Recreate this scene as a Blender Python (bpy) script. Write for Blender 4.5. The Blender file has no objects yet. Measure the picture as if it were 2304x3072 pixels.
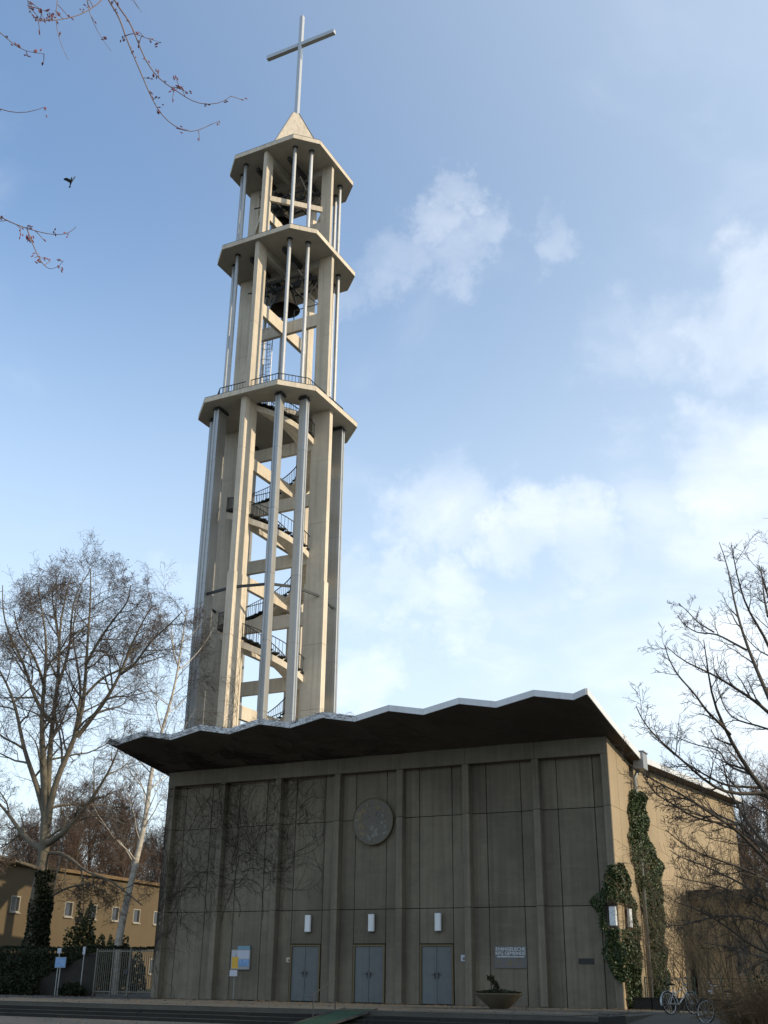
import bpy, bmesh, math, random
import numpy as np
from mathutils import Vector, Matrix
R = math.radians
rng = np.random.default_rng(7)
random.seed(7)
S = bpy.context.scene
COL = S.collection

# ------------------------------------------------------------------ camera
CAM = np.array([32.599, -41.899, 0.916])
RR = np.array([0.89206542, 0.45174884, 0.01192757])
UU = np.array([0.16792949, -0.35588211, 0.9193191])
FF = np.array([-0.41954615, 0.81808979, 0.39333208])
FPX = 3271.35
cd = bpy.data.cameras.new('camera'); cam = bpy.data.objects.new('camera', cd); COL.objects.link(cam)
cd.lens = FPX / 3072 * 36.0; cd.sensor_width = 36.0; cd.clip_start = 0.1; cd.clip_end = 6000
cam.matrix_world = Matrix(((RR[0], UU[0], -FF[0], CAM[0]), (RR[1], UU[1], -FF[1], CAM[1]), (RR[2], UU[2], -FF[2], CAM[2]), (0, 0, 0, 1)))
S.camera = cam
S.render.resolution_x, S.render.resolution_y = 768, 1024

def ray(u, v):
    d = FF + RR * (u - 1152) / FPX - UU * (v - 1536) / FPX
    return d / np.linalg.norm(d)
def at(u, v, dist):                      # a point seen in direction (u, v) at a horizontal distance in metres
    d = ray(u, v); return CAM + d * (dist / math.hypot(d[0], d[1]))

# ------------------------------------------------------------------ sky and sun
SUN_EL = R(26); SUN_AZ = math.atan2(1.0, 0.04)            # clockwise from +y
sd = np.array([math.cos(SUN_EL) * math.sin(SUN_AZ), math.cos(SUN_EL) * math.cos(SUN_AZ), math.sin(SUN_EL)])
w = bpy.data.worlds.new('World'); S.world = w; w.use_nodes = True
nt = w.node_tree; nt.nodes.clear()
def N(t, **k):
    n = nt.nodes.new(t)
    for a, b in k.items(): setattr(n, a, b)
    return n
def L(a, b): nt.links.new(a, b)
def vmath(op, a, b=None):
    n = N('ShaderNodeMath', operation=op)
    for i, x in enumerate((a, b)):
        if x is None: continue
        if isinstance(x, (int, float)): n.inputs[i].default_value = x
        else: L(x, n.inputs[i])
    return n.outputs[0]
def build_sky():
    out = N('ShaderNodeOutputWorld'); bg = N('ShaderNodeBackground'); L(bg.outputs[0], out.inputs[0])
    sky = N('ShaderNodeTexSky', sky_type='NISHITA'); sky.sun_disc = False
    sky.sun_elevation = SUN_EL; sky.sun_rotation = SUN_AZ
    sky.air_density = 1.25; sky.dust_density = 0.5; sky.ozone_density = 3.0; sky.altitude = 0
    tc = N('ShaderNodeTexCoord'); dirv = tc.outputs['Generated']
    sep = N('ShaderNodeSeparateXYZ'); L(dirv, sep.inputs[0])
    zz = vmath('ADD', vmath('MAXIMUM', sep.outputs[2], 0.0), 0.22)
    cx = vmath('DIVIDE', sep.outputs[0], zz); cy = vmath('DIVIDE', sep.outputs[1], zz)
    comb = N('ShaderNodeCombineXYZ'); L(cx, comb.inputs[0]); L(cy, comb.inputs[1])
    n1 = N('ShaderNodeTexNoise'); n1.inputs['Scale'].default_value = 2.6; n1.inputs['Detail'].default_value = 9; n1.inputs['Roughness'].default_value = 0.56; n1.inputs['Distortion'].default_value = 0.35
    L(comb.outputs[0], n1.inputs['Vector'])
    n2 = N('ShaderNodeTexNoise'); n2.inputs['Scale'].default_value = 0.8; n2.inputs['Detail'].default_value = 4
    mp = N('ShaderNodeMapping'); mp.inputs['Location'].default_value = (3.1, 1.7, 0); L(comb.outputs[0], mp.inputs[0]); L(mp.outputs[0], n2.inputs['Vector'])
    nw = N('ShaderNodeTexNoise'); nw.inputs['Scale'].default_value = 6.5; nw.inputs['Detail'].default_value = 9; nw.inputs['Roughness'].default_value = .66; L(dirv, nw.inputs['Vector'])
    wsub = N('ShaderNodeVectorMath', operation='SUBTRACT'); L(nw.outputs['Color'], wsub.inputs[0]); wsub.inputs[1].default_value = (.5, .5, .5)
    wsc = N('ShaderNodeVectorMath', operation='SCALE'); L(wsub.outputs[0], wsc.inputs[0]); wsc.inputs['Scale'].default_value = 0.21
    wadd = N('ShaderNodeVectorMath', operation='ADD'); L(dirv, wadd.inputs[0]); L(wsc.outputs[0], wadd.inputs[1])
    wn = N('ShaderNodeVectorMath', operation='NORMALIZE'); L(wadd.outputs[0], wn.inputs[0]); warped = wn.outputs[0]
    # cloud banks: each one a soft patch of the dome at its own bearing and height, broken up by the noise
    banks = [(1310, 590, 1.5, .62), (1240, 670, 1.6, .5), (1170, 790, 2.2, .45), (1330, 760, 1.7, .4), (1410, 690, 1.4, .4), (1640, 705, 1.9, .5), (1580, 615, 1.0, .45), (2290, 940, 4.4, .95), (2090, 1010, 3.4, .6), (1900, 1050, 3, .4),
             (2230, 1410, 4.4, 1.0), (1960, 1480, 3.4, .6), (1520, 1590, 2.8, 1.0), (1690, 1630, 3.0, .9), (1860, 1700, 3.2, .6), (1350, 1540, 2.8, .6), (1180, 1760, 2.4, .7), (1330, 1820, 2.6, .72), (1080, 1740, 2.6, .55),
             (1060, 2010, 2.6, .8), (1900, 1850, 6.0, .6), (2250, 1900, 7.5, .85), (2250, 700, 6, .35), (1600, 2080, 6, .5), (560, 1790, 2.0, .5), (640, 1540, 1.8, .25), (1010, 870, 1.8, .4)]
    acc = None
    for u, v, rad, amp in banks:
        d = ray(u, v)
        vm = N('ShaderNodeVectorMath', operation='DOT_PRODUCT'); L(warped, vm.inputs[0]); vm.inputs[1].default_value = d.tolist()
        mr = N('ShaderNodeMapRange', interpolation_type='SMOOTHSTEP'); L(vm.outputs['Value'], mr.inputs[0])
        mr.inputs[1].default_value = math.cos(R(rad * 1.25)); mr.inputs[2].default_value = 1.0; mr.inputs[3].default_value = 0; mr.inputs[4].default_value = amp
        acc = mr.outputs[0] if acc is None else vmath('MAXIMUM', acc, mr.outputs[0])
    # density = noise * (general cover + banks)
    dens = vmath('ADD', vmath('MULTIPLY', n1.outputs[0], 1.0), vmath('MULTIPLY', acc, 0.36))
    dens = vmath('ADD', dens, vmath('MULTIPLY', vmath('SUBTRACT', n2.outputs[0], 0.5), 0.35))
    mr = N('ShaderNodeMapRange', interpolation_type='SMOOTHSTEP'); L(dens, mr.inputs[0])
    mr.inputs[1].default_value = 0.53; mr.inputs[2].default_value = 1.20; mr.inputs[3].default_value = 0; mr.inputs[4].default_value = .72
    # thin high veil, thicker toward the sun and the horizon
    vs = N('ShaderNodeVectorMath', operation='DOT_PRODUCT'); L(dirv, vs.inputs[0]); vs.inputs[1].default_value = sd.tolist()
    veil = N('ShaderNodeMapRange', interpolation_type='SMOOTHSTEP'); L(vs.outputs['Value'], veil.inputs[0])
    veil.inputs[1].default_value = -0.35; veil.inputs[2].default_value = 0.9; veil.inputs[3].default_value = 0.0; veil.inputs[4].default_value = 0.8
    hz = N('ShaderNodeMapRange', interpolation_type='SMOOTHSTEP'); L(sep.outputs[2], hz.inputs[0])
    hz.inputs[1].default_value = 0.66; hz.inputs[2].default_value = 0.10; hz.inputs[3].default_value = 0.0; hz.inputs[4].default_value = 0.72
    vv = vmath('MINIMUM', vmath('ADD', veil.outputs[0], hz.outputs[0]), 0.85)
    m0 = N('ShaderNodeMixRGB'); L(vv, m0.inputs[0]); L(sky.outputs[0], m0.inputs[1]); m0.inputs[2].default_value = (3.95, 4.5, 5.0, 1)
    m1 = N('ShaderNodeMixRGB'); L(mr.outputs[0], m1.inputs[0]); L(m0.outputs[0], m1.inputs[1]); m1.inputs[2].default_value = (6.2, 6.2, 6.2, 1)
    L(m1.outputs[0], bg.inputs[0]); bg.inputs[1].default_value = 0.12
build_sky()
sl = bpy.data.lights.new('sun', 'SUN'); sl.energy = 2.35; sl.angle = R(0.53); sl.color = (1.0, 0.83, 0.60)
so = bpy.data.objects.new('sun', sl); COL.objects.link(so)
so.rotation_euler = Vector((-sd[0], -sd[1], -sd[2])).to_track_quat('-Z', 'Y').to_euler(); so.location = (60, -10, 60)
S.view_settings.view_transform = 'Standard'; S.view_settings.look = 'None'; S.view_settings.gamma = 1; S.view_settings.exposure = 0.95
S.view_settings.use_curve_mapping = False

# ------------------------------------------------------------------ materials
MATS = {}
def mat(name, col, rough=0.8, metal=0.0, var=0.0, scale=3.0, bump=0.0, bscale=30.0, streak=0.0, dark=None, spec=0.3, aniso=(1, 1, 1), coord='Object', blotch=0.0, boards=0.0):
    if name in MATS: return MATS[name]
    m = bpy.data.materials.new(name); m.use_nodes = True; t = m.node_tree; b = t.nodes['Principled BSDF']
    b.inputs['Roughness'].default_value = rough; b.inputs['Metallic'].default_value = metal; b.inputs['Specular IOR Level'].default_value = spec
    b.inputs['Base Color'].default_value = (*col, 1)
    ln = t.links.new
    if var or bump or streak or blotch:
        tc = t.nodes.new('ShaderNodeTexCoord')
        mp = t.nodes.new('ShaderNodeMapping'); ln(tc.outputs[coord], mp.inputs[0]); mp.inputs['Scale'].default_value = aniso
        geo = t.nodes.new('ShaderNodeNewGeometry')
        mpw = t.nodes.new('ShaderNodeMapping'); ln(geo.outputs['Position'], mpw.inputs[0]); mpw.inputs['Scale'].default_value = aniso
        cur = None
        def mix(fac_socket, c2, cur, mode='MIX', f=1.0):
            mx = t.nodes.new('ShaderNodeMixRGB'); mx.blend_type = mode
            if f != 1.0:
                mm = t.nodes.new('ShaderNodeMath'); mm.operation = 'MULTIPLY'; ln(fac_socket, mm.inputs[0]); mm.inputs[1].default_value = f; fac_socket = mm.outputs[0]
            ln(fac_socket, mx.inputs[0])
            if cur is None: mx.inputs[1].default_value = (*col, 1)
            else: ln(cur, mx.inputs[1])
            mx.inputs[2].default_value = (*c2, 1); return mx.outputs[0]
        dk = dark or tuple(c * 0.45 for c in col)
        def ramp(sock, a, b_):
            r = t.nodes.new('ShaderNodeMapRange'); r.interpolation_type = 'SMOOTHSTEP'; ln(sock, r.inputs[0]); r.inputs[1].default_value = a; r.inputs[2].default_value = b_; return r.outputs[0]
        if var:
            n = t.nodes.new('ShaderNodeTexNoise'); n.inputs['Scale'].default_value = scale; n.inputs['Detail'].default_value = 8; n.inputs['Roughness'].default_value = .65; ln(mpw.outputs[0], n.inputs['Vector'])
            cur = mix(ramp(n.outputs[0], .35, .75), dk, cur, f=var)
        if blotch:
            n = t.nodes.new('ShaderNodeTexNoise'); n.inputs['Scale'].default_value = scale * .13; n.inputs['Detail'].default_value = 6; ln(mpw.outputs[0], n.inputs['Vector'])
            cur = mix(ramp(n.outputs[0], .42, .68), dk, cur, f=blotch)
        if streak:
            ms = t.nodes.new('ShaderNodeMapping'); ms.inputs['Scale'].default_value = (3.2, 3.2, .10); ln(geo.outputs['Position'], ms.inputs[0])
            n = t.nodes.new('ShaderNodeTexNoise'); n.inputs['Scale'].default_value = 1.6; n.inputs['Detail'].default_value = 7; ln(ms.outputs[0], n.inputs['Vector'])
            cur = mix(ramp(n.outputs[0], .42, .78), dk, cur, f=streak)
        if boards:
            mb_ = t.nodes.new('ShaderNodeMapping'); mb_.inputs['Scale'].default_value = (9.5, 9.5, .22); ln(geo.outputs['Position'], mb_.inputs[0])
            n = t.nodes.new('ShaderNodeTexNoise'); n.inputs['Scale'].default_value = 1.0; n.inputs['Detail'].default_value = 3; ln(mb_.outputs[0], n.inputs['Vector'])
            cur = mix(ramp(n.outputs[0], .40, .62), dk, cur, f=boards)
            mg = t.nodes.new('ShaderNodeMapping'); mg.inputs['Scale'].default_value = (.5, .5, 4.0); ln(geo.outputs['Position'], mg.inputs[0])
            n = t.nodes.new('ShaderNodeTexNoise'); n.inputs['Scale'].default_value = 1.4; n.inputs['Detail'].default_value = 8; n.inputs['Roughness'].default_value = .7; ln(mg.outputs[0], n.inputs['Vector'])
            cur = mix(ramp(n.outputs[0], .5, .75), tuple(min(1, c_ * 1.45) for c_ in col), cur, f=boards)
        oi = t.nodes.new('ShaderNodeObjectInfo')
        hv = t.nodes.new('ShaderNodeHueSaturation'); ln(cur, hv.inputs['Color']) if cur else None
        if cur is None: hv.inputs['Color'].default_value = (*col, 1)
        r2 = t.nodes.new('ShaderNodeMapRange'); ln(oi.outputs['Random'], r2.inputs[0]); r2.inputs[3].default_value = .91; r2.inputs[4].default_value = 1.08
        ln(r2.outputs[0], hv.inputs['Value']); ln(hv.outputs[0], b.inputs['Base Color'])
        if bump:
            n = t.nodes.new('ShaderNodeTexNoise'); n.inputs['Scale'].default_value = bscale; n.inputs['Detail'].default_value = 6; ln(mpw.outputs[0], n.inputs['Vector'])
            bp = t.nodes.new('ShaderNodeBump'); bp.inputs['Strength'].default_value = bump; bp.inputs['Distance'].default_value = .02; ln(n.outputs[0], bp.inputs['Height']); ln(bp.outputs[0], b.inputs['Normal'])
    MATS[name] = m; return m

M_TOWER = mat('tower concrete', (.60, .535, .43), .88, var=.25, scale=2.2, bump=.3, bscale=40, streak=.5, blotch=.25, dark=(.31, .275, .22))
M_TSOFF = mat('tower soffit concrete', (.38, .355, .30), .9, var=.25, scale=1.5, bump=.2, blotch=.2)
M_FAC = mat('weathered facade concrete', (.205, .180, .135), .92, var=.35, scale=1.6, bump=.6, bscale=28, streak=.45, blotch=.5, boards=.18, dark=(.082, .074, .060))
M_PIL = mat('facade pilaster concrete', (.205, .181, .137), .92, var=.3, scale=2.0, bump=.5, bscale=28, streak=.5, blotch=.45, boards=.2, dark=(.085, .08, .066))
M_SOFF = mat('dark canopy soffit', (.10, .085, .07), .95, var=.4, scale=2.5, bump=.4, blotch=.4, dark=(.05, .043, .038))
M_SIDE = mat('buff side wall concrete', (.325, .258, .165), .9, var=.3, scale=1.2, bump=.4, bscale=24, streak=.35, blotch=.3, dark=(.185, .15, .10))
M_WFAS = mat('white roof edge metal', (.62, .64, .66), .45, var=.18, scale=1.0, streak=.2, spec=.5)
M_ROOF = mat('pale roof sheet', (.5, .5, .48), .6, var=.3, scale=.8)
M_ALU = mat('aluminium cladding', (.44, .45, .45), .46, metal=.65, var=.18, scale=2.0, streak=.15)
M_SHEET = mat('dull metal sheet', (.40, .39, .36), .46, metal=.5, var=.15, scale=1.5, streak=.3)
M_STEEL = mat('dark painted steel', (.045, .048, .05), .55, metal=.3, var=.2, scale=6)
M_GALV = mat('galvanised steel', (.32, .33, .33), .5, metal=.6, var=.2, scale=6)
M_BRONZE = mat('dark bell bronze', (.055, .05, .042), .5, metal=.6, var=.3, scale=4)
M_CROSS = mat('brushed cross steel', (.60, .60, .58), .38, metal=.7, var=.12, scale=2)
M_DOOR = mat('grey blue painted door', (.118, .134, .140), .5, var=.25, scale=2.5, streak=.2, spec=.4)
M_DFRAME = mat('brass door frame', (.13, .105, .06), .5, metal=.35, var=.3, scale=6)
M_BLACK = mat('black rubber', (.015, .015, .015), .7, var=.1)
M_LAMP = mat('opal lamp glass', (.62, .66, .68), .35, var=.06, scale=3, spec=.5)
M_DARKJ = mat('dark joint', (.03, .03, .027), .95, var=.1)
M_PLAZA = mat('grey paving slabs', (.085, .082, .07), .85, var=.35, scale=2.5, bump=.3, blotch=.3)
M_STEP = mat('dark stone steps', (.026, .026, .023), .85, var=.4, scale=3, bump=.3, blotch=.3)
M_GROUND = mat('asphalt ground', (.075, .075, .068), .9, var=.4, scale=2.2, bump=.4, blotch=.35)
M_GRASS = mat('winter grass', (.07, .075, .032), .95, var=.5, scale=1.5, bump=.6, blotch=.4, dark=(.06, .048, .03))
M_BARK = mat('grey brown bark', (.085, .072, .056), .95, var=.5, scale=3.5, bump=.8, bscale=14, aniso=(1, 1, .35), dark=(.035, .03, .026))
M_TWIG = mat('twig bark', (.085, .068, .056), .9, var=.25, scale=2)
M_PLANEB = mat('plane tree bark', (.155, .135, .10), .92, var=.6, scale=1.1, bump=.6, bscale=10, dark=(.06, .054, .042))
M_BIRCH = mat('white birch bark', (.50, .47, .41), .85, var=.55, scale=1.6, bump=.4, aniso=(1, 1, 3.2), dark=(.09, .075, .06))
M_DTWIG = mat('dark twig bark', (.05, .042, .036), .95, var=.3, scale=3)
M_RTWIG = mat('reddish brown twigs', (.115, .078, .058), .95, var=.3, scale=2)
M_MAPLE = mat('maple twig bark', (.21, .155, .14), .8, var=.3, scale=20)
M_BUD = mat('red maple bud', (.20, .07, .085), .7, var=.3, scale=30)
M_IVY = mat('ivy leaf', (.034, .058, .013), .55, var=.55, scale=5, spec=.5, dark=(.022, .042, .012))
M_HEDGE = mat('dark evergreen leaf', (.018, .024, .011), .7, var=.5, scale=4, spec=.2, dark=(.009, .012, .006))
M_CREEP = mat('bare creeper stem', (.045, .038, .032), .95, var=.2)
M_DRY = mat('dry brown reed', (.15, .10, .052), .95, var=.4, scale=3)
M_OCHRE = mat('ochre rendered wall', (.108, .083, .048), .92, var=.25, scale=.9, bump=.25, blotch=.25, streak=.15, dark=(.072, .052, .03))
M_WINF = mat('white window frame', (.26, .24, .20), .6, var=.1)
M_GLASS = mat('dark window pane', (.02, .022, .025), .08, spec=.6)
M_REDROOF = mat('rusty red roof', (.20, .075, .05), .85, var=.35, scale=2)
M_BOWL = mat('exposed aggregate bowl', (.14, .118, .082), .9, var=.45, scale=14, bump=.5, bscale=50)
M_SOIL = mat('planter soil', (.03, .022, .016), .95, var=.3, scale=10)
M_GREENC = mat('green ramp carpet', (.014, .048, .028), .95, var=.35, scale=8, bump=.4, bscale=80)
M_BIRD = mat('black bird feather', (.06, .064, .07), .7, var=.2)
M_POSTER = mat('pale blue poster', (.12, .26, .50), .5, var=.6, scale=9, dark=(.40, .50, .62))
M_YELLOW = mat('yellow notice paper', (.62, .42, .06), .6, var=.5, scale=22, dark=(.45, .12, .04))
M_PAPER = mat('white notice paper', (.42, .45, .52), .6, var=.12, scale=14, dark=(.3, .35, .5))
M_SIGNB = mat('grey blue sign board', (.12, .122, .12), .5, var=.12, scale=4)
M_SIGNL = mat('pale sign letters', (.50, .54, .58), .5)
M_PLAQ = mat('dark bronze plaque', (.035, .036, .035), .5, metal=.4, var=.3, scale=10)
M_SILVER = mat('silver bicycle paint', (.40, .42, .43), .35, metal=.4, var=.1)
M_BIKED = mat('dark bicycle paint', (.03, .04, .045), .4, var=.1)
M_RELIEF = mat('slate mosaic ground', (.135, .125, .105), .7, var=.3, scale=7, bump=.4, bscale=40)
M_RGOLD = mat('ochre mosaic piece', (.20, .165, .10), .6, var=.4, scale=12)
M_RPALE = mat('pale mosaic piece', (.20, .20, .18), .6, var=.4, scale=12)
M_RBLUE = mat('blue grey mosaic piece', (.125, .127, .122), .6, var=.4, scale=12)
M_DWALL = mat('dark garden wall', (.034, .031, .027), .95, var=.4, scale=3, bump=.5)

# ------------------------------------------------------------------ mesh helpers
class MB:
    def __init__(s): s.v = []; s.f = []
    def box(s, x0, y0, z0, x1, y1, z1):
        b = len(s.v)
        s.v += [(x0, y0, z0), (x1, y0, z0), (x1, y1, z0), (x0, y1, z0), (x0, y0, z1), (x1, y0, z1), (x1, y1, z1), (x0, y1, z1)]
        s.f += [tuple(b + i for i in q) for q in ((0, 3, 2, 1), (4, 5, 6, 7), (0, 1, 5, 4), (1, 2, 6, 5), (2, 3, 7, 6), (3, 0, 4, 7))]
        return s
    def bbox(s, x0, y0, z0, x1, y1, z1, c=.012):      # box with chamfered vertical and horizontal front edges
        pts = [(x0 + c, y0), (x1 - c, y0), (x1, y0 + c), (x1, y1 - c), (x1 - c, y1), (x0 + c, y1), (x0, y1 - c), (x0, y0 + c)]
        return s.prism(pts, z0, z1)
    def bar(s, p, q, wx, wy, up=(0, 0, 1)):            # rectangular bar from p to q
        p, q = np.array(p, float), np.array(q, float); d = q - p; d /= np.linalg.norm(d); u = np.array(up, float)
        if abs(d @ u) > .95: u = np.array((1., 0, 0))
        a = np.cross(d, u); a /= np.linalg.norm(a); c = np.cross(a, d); b = len(s.v)
        for e in (p, q):
            for i, j in ((-1, -1), (1, -1), (1, 1), (-1, 1)): s.v.append(tuple(e + a * i * wx / 2 + c * j * wy / 2))
        s.f += [tuple(b + i for i in qd) for qd in ((0, 1, 2, 3), (7, 6, 5, 4), (0, 4, 5, 1), (1, 5, 6, 2), (2, 6, 7, 3), (3, 7, 4, 0))]
        return s
    def prism(s, pts, z0, z1):
        n = len(pts); b = len(s.v)
        s.v += [(x, y, z0) for x, y in pts] + [(x, y, z1) for x, y in pts]
        s.f += [tuple(b + n - 1 - i for i in range(n)), tuple(b + n + i for i in range(n))]
        s.f += [(b + i, b + (i + 1) % n, b + n + (i + 1) % n, b + n + i) for i in range(n)]
        return s
    def lathe(s, prof, c=(0, 0, 0), n=24, cap=True):
        b = len(s.v); m = len(prof)
        for i in range(n):
            a = 2 * math.pi * i / n
            s.v += [(c[0] + r * math.cos(a), c[1] + r * math.sin(a), c[2] + z) for r, z in prof]
        for i in range(n):
            j = (i + 1) % n
            s.f += [(b + i * m + k, b + j * m + k, b + j * m + k + 1, b + i * m + k + 1) for k in range(m - 1)]
        if cap:
            s.f.append(tuple(b + i * m + m - 1 for i in range(n))); s.f.append(tuple(b + (n - 1 - i) * m for i in range(n)))
        return s
    def tube(s, pts, r, n=6, cap=True):
        pts = [np.array(p, float) for p in pts]; m = len(pts); b = len(s.v)
        rs = [r] * m if isinstance(r, (int, float)) else list(r)
        ref = np.array((.31, .22, .92))
        for i in range(m):
            d = pts[min(i + 1, m - 1)] - pts[max(i - 1, 0)]; d /= (np.linalg.norm(d) + 1e-9)
            rf = ref if abs(d @ ref) < .97 else np.array((1., 0, 0))
            a = np.cross(d, rf); a /= np.linalg.norm(a); c = np.cross(d, a)
            for k in range(n):
                t = 2 * math.pi * k / n; s.v.append(tuple(pts[i] + rs[i] * (math.cos(t) * a + math.sin(t) * c)))
        for i in range(m - 1):
            for k in range(n):
                k2 = (k + 1) % n; s.f.append((b + i * n + k, b + i * n + k2, b + (i + 1) * n + k2, b + (i + 1) * n + k))
        if cap: s.f.append(tuple(b + n - 1 - k for k in range(n))); s.f.append(tuple(b + (m - 1) * n + k for k in range(n)))
        return s
    def torus(s, c, ax, R_, r, n=28, k=6):
        ax = np.array(ax, float); ax /= np.linalg.norm(ax); t = np.array((0, 0, 1.)) if abs(ax[2]) < .9 else np.array((1., 0, 0))
        a = np.cross(ax, t); a /= np.linalg.norm(a); d = np.cross(ax, a); b = len(s.v); c = np.array(c, float)
        for i in range(n):
            th = 2 * math.pi * i / n; e = math.cos(th) * a + math.sin(th) * d
            for j in range(k):
                ph = 2 * math.pi * j / k; s.v.append(tuple(c + e * (R_ + r * math.cos(ph)) + ax * r * math.sin(ph)))
        for i in range(n):
            for j in range(k):
                i2, j2 = (i + 1) % n, (j + 1) % k; s.f.append((b + i * k + j, b + i2 * k + j, b + i2 * k + j2, b + i * k + j2))
        return s
    def build(s, name, m, parent=None, smooth=False):
        me = bpy.data.meshes.new(name); me.from_pydata(s.v, [], s.f); me.update()
        bm = bmesh.new(); bm.from_mesh(me); bmesh.ops.recalc_face_normals(bm, faces=bm.faces); bm.to_mesh(me); bm.free()
        return link(name, me, m, parent, smooth)
def link(name, me, m, parent=None, smooth=False):
    if m is not None and not me.materials: me.materials.append(m)
    if smooth: me.polygons.foreach_set('use_smooth', [True] * len(me.polygons))
    o = bpy.data.objects.new(name, me); COL.objects.link(o)
    if parent is not None: o.parent = parent
    return o
def tag(o, label, cat, group=None):
    o['label'] = label; o['category'] = cat
    if group: o['group'] = group
    return o
def thing(name, label, cat, loc=(0, 0, 0), rz=0, group=None):
    o = bpy.data.objects.new(name, None); COL.objects.link(o); o.location = loc; o.rotation_euler = (0, 0, rz); o.empty_display_size = .3
    return tag(o, label, cat, group)
def struct(o, label=None):
    o['kind'] = 'structure'
    if label: o['label'] = label
    return o
def copy_tree(o, parent=None):
    c = o.copy(); COL.objects.link(c); c.parent = parent
    for ch in list(o.children): copy_tree(ch, c)
    return c
def fast_tubes(branches, nside, batches=()):
    """branches: list of (pts (m,3), radii (m)); one mesh, vectorised per polyline length"""
    groups = {}
    for p, r in branches: groups.setdefault(len(p), []).append((p, r))
    V = []; Fq = []; base = 0
    for P, Rr in [(np.array([a for a, _ in lst]), np.array([b for _, b in lst])) for lst in groups.values()] + list(batches):
        k, m = Rr.shape
        D = np.empty_like(P); D[:, 1:-1] = P[:, 2:] - P[:, :-2]; D[:, 0] = P[:, 1] - P[:, 0]; D[:, -1] = P[:, -1] - P[:, -2]
        D /= np.linalg.norm(D, axis=2, keepdims=True) + 1e-9
        ref = np.where((np.abs(D[:, :1, 2:3]) < .8), np.array([0, 0, 1.]), np.array([1., 0.2, 0]))
        A = np.cross(D, np.broadcast_to(ref, D.shape)); A /= np.linalg.norm(A, axis=2, keepdims=True) + 1e-9
        B = np.cross(D, A)
        th = 2 * np.pi * np.arange(nside) / nside
        ring = P[:, :, None, :] + Rr[:, :, None, None] * (np.cos(th)[None, None, :, None] * A[:, :, None, :] + np.sin(th)[None, None, :, None] * B[:, :, None, :])
        V.append(ring.reshape(-1, 3))
        idx = base + np.arange(k * m * nside).reshape(k, m, nside); nx = np.roll(idx, -1, axis=2)
        Fq.append(np.stack([idx[:, :-1], nx[:, :-1], nx[:, 1:], idx[:, 1:]], axis=-1).reshape(-1, 4)); base += k * m * nside
    return np.concatenate(V), np.concatenate(Fq)
def np_mesh(name, V, F):
    me = bpy.data.meshes.new(name); nf = len(F); k = F.shape[1]
    me.vertices.add(len(V)); me.vertices.foreach_set('co', np.asarray(V, np.float32).ravel())
    me.loops.add(nf * k); me.loops.foreach_set('vertex_index', np.asarray(F, np.int32).ravel())
    me.polygons.add(nf); me.polygons.foreach_set('loop_start', np.arange(0, nf * k, k, dtype=np.int32)); me.polygons.foreach_set('loop_total', np.full(nf, k, np.int32))
    me.update(calc_edges=True); return me
def leaf_mesh(name, centers, size, r, flat=None):
    """small folded leaf quads scattered at the given centres"""
    n = len(centers); a = r.normal(size=(n, 3)); a /= np.linalg.norm(a, axis=1, keepdims=True)
    if flat is not None: a = a + np.array(flat) * 1.1; a /= np.linalg.norm(a, axis=1, keepdims=True)
    t = r.normal(size=(n, 3)); b = np.cross(a, t); b /= np.linalg.norm(b, axis=1, keepdims=True); c = np.cross(a, b)
    s = size * (0.6 + 0.8 * r.random((n, 1)))
    V = np.stack([centers - b * s * .5, centers + c * s * .45 - a * s * .12, centers + b * s * .55, centers - c * s * .45 - a * s * .12], axis=1).reshape(-1, 3)
    return np_mesh(name, V, np.arange(4 * n).reshape(n, 4))

# ================================================================== setting
GZ = -0.42
def sheet(name, pts, m, label=None):
    mb = MB(); mb.v = list(pts); mb.f = [tuple(range(len(pts)))]
    return struct(mb.build(name, m), label)
sheet('ground', [(-1500, -1500, GZ), (1500, -1500, GZ), (1500, 1500, GZ), (-1500, 1500, GZ)], M_GROUND)
PE = -9.8                                             # front edge of the raised forecourt
mb = MB().box(-60, PE, GZ - .1, 23.3, 62, 0.0)
plaza = struct(mb.build('plaza', M_PLAZA), 'raised paved forecourt in front of the church')
# the right-hand ramp beside the forecourt and the planted ground further right
mb = MB(); mb.v = [(23.3, 62, -.004), (23.3, -5, -.004), (23.3, -12, GZ + .004), (27.5, -12, GZ + .004), (27.5, -5, -.01), (27.5, 62, -.01)]
mb.f = [(0, 1, 4, 5), (1, 2, 3, 4)]
struct(mb.build('path', M_PLAZA), 'paved slope beside the forecourt')
mb = MB(); mb.v = [(27.5, 62, .03), (27.5, -5, .03), (27.5, -12, GZ + .02), (90, -14, GZ + .02), (90, 62, .05)]; mb.f = [(0, 1, 2, 3, 4)]
struct(mb.build('garden_ground', M_GRASS), 'planted ground right of the slope')
mb = MB(); mb.v = [(-60, 2.0, .012), (-9.2, 2.0, .012), (-9.2, 62, .012), (-60, 62, .012)]; mb.f = [(0, 1, 2, 3)]
struct(mb.build('lawn', M_GRASS), 'rough grass behind the garden wall')
# steps: each tread a stone course made of blocks
steps = thing('stone_steps', 'wide low dark stone steps running along the front of the forecourt', 'steps', (0, 0, 0))
rs = random.Random(3)
for i in range(3):
    z1 = -.105 * (i + 1) + .0; y1 = PE - .38 * (i) - .002; y0 = y1 - .38
    x = -34.0
    while x < 23.2:
        wdt = min(1.9 + rs.random() * .5, 23.28 - x)
        mb = MB().bbox(x + .006, y0 - .02, GZ - .05, x + wdt - .006, y1 - .003, z1 + rs.uniform(-.006, .004), .01)
        mb.build('block', M_STEP, steps); x += wdt
MB().box(23.3, PE - 1.16, GZ - .05, 23.55, PE + .6, .05).build('cheek_wall', M_STEP, steps)
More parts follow.
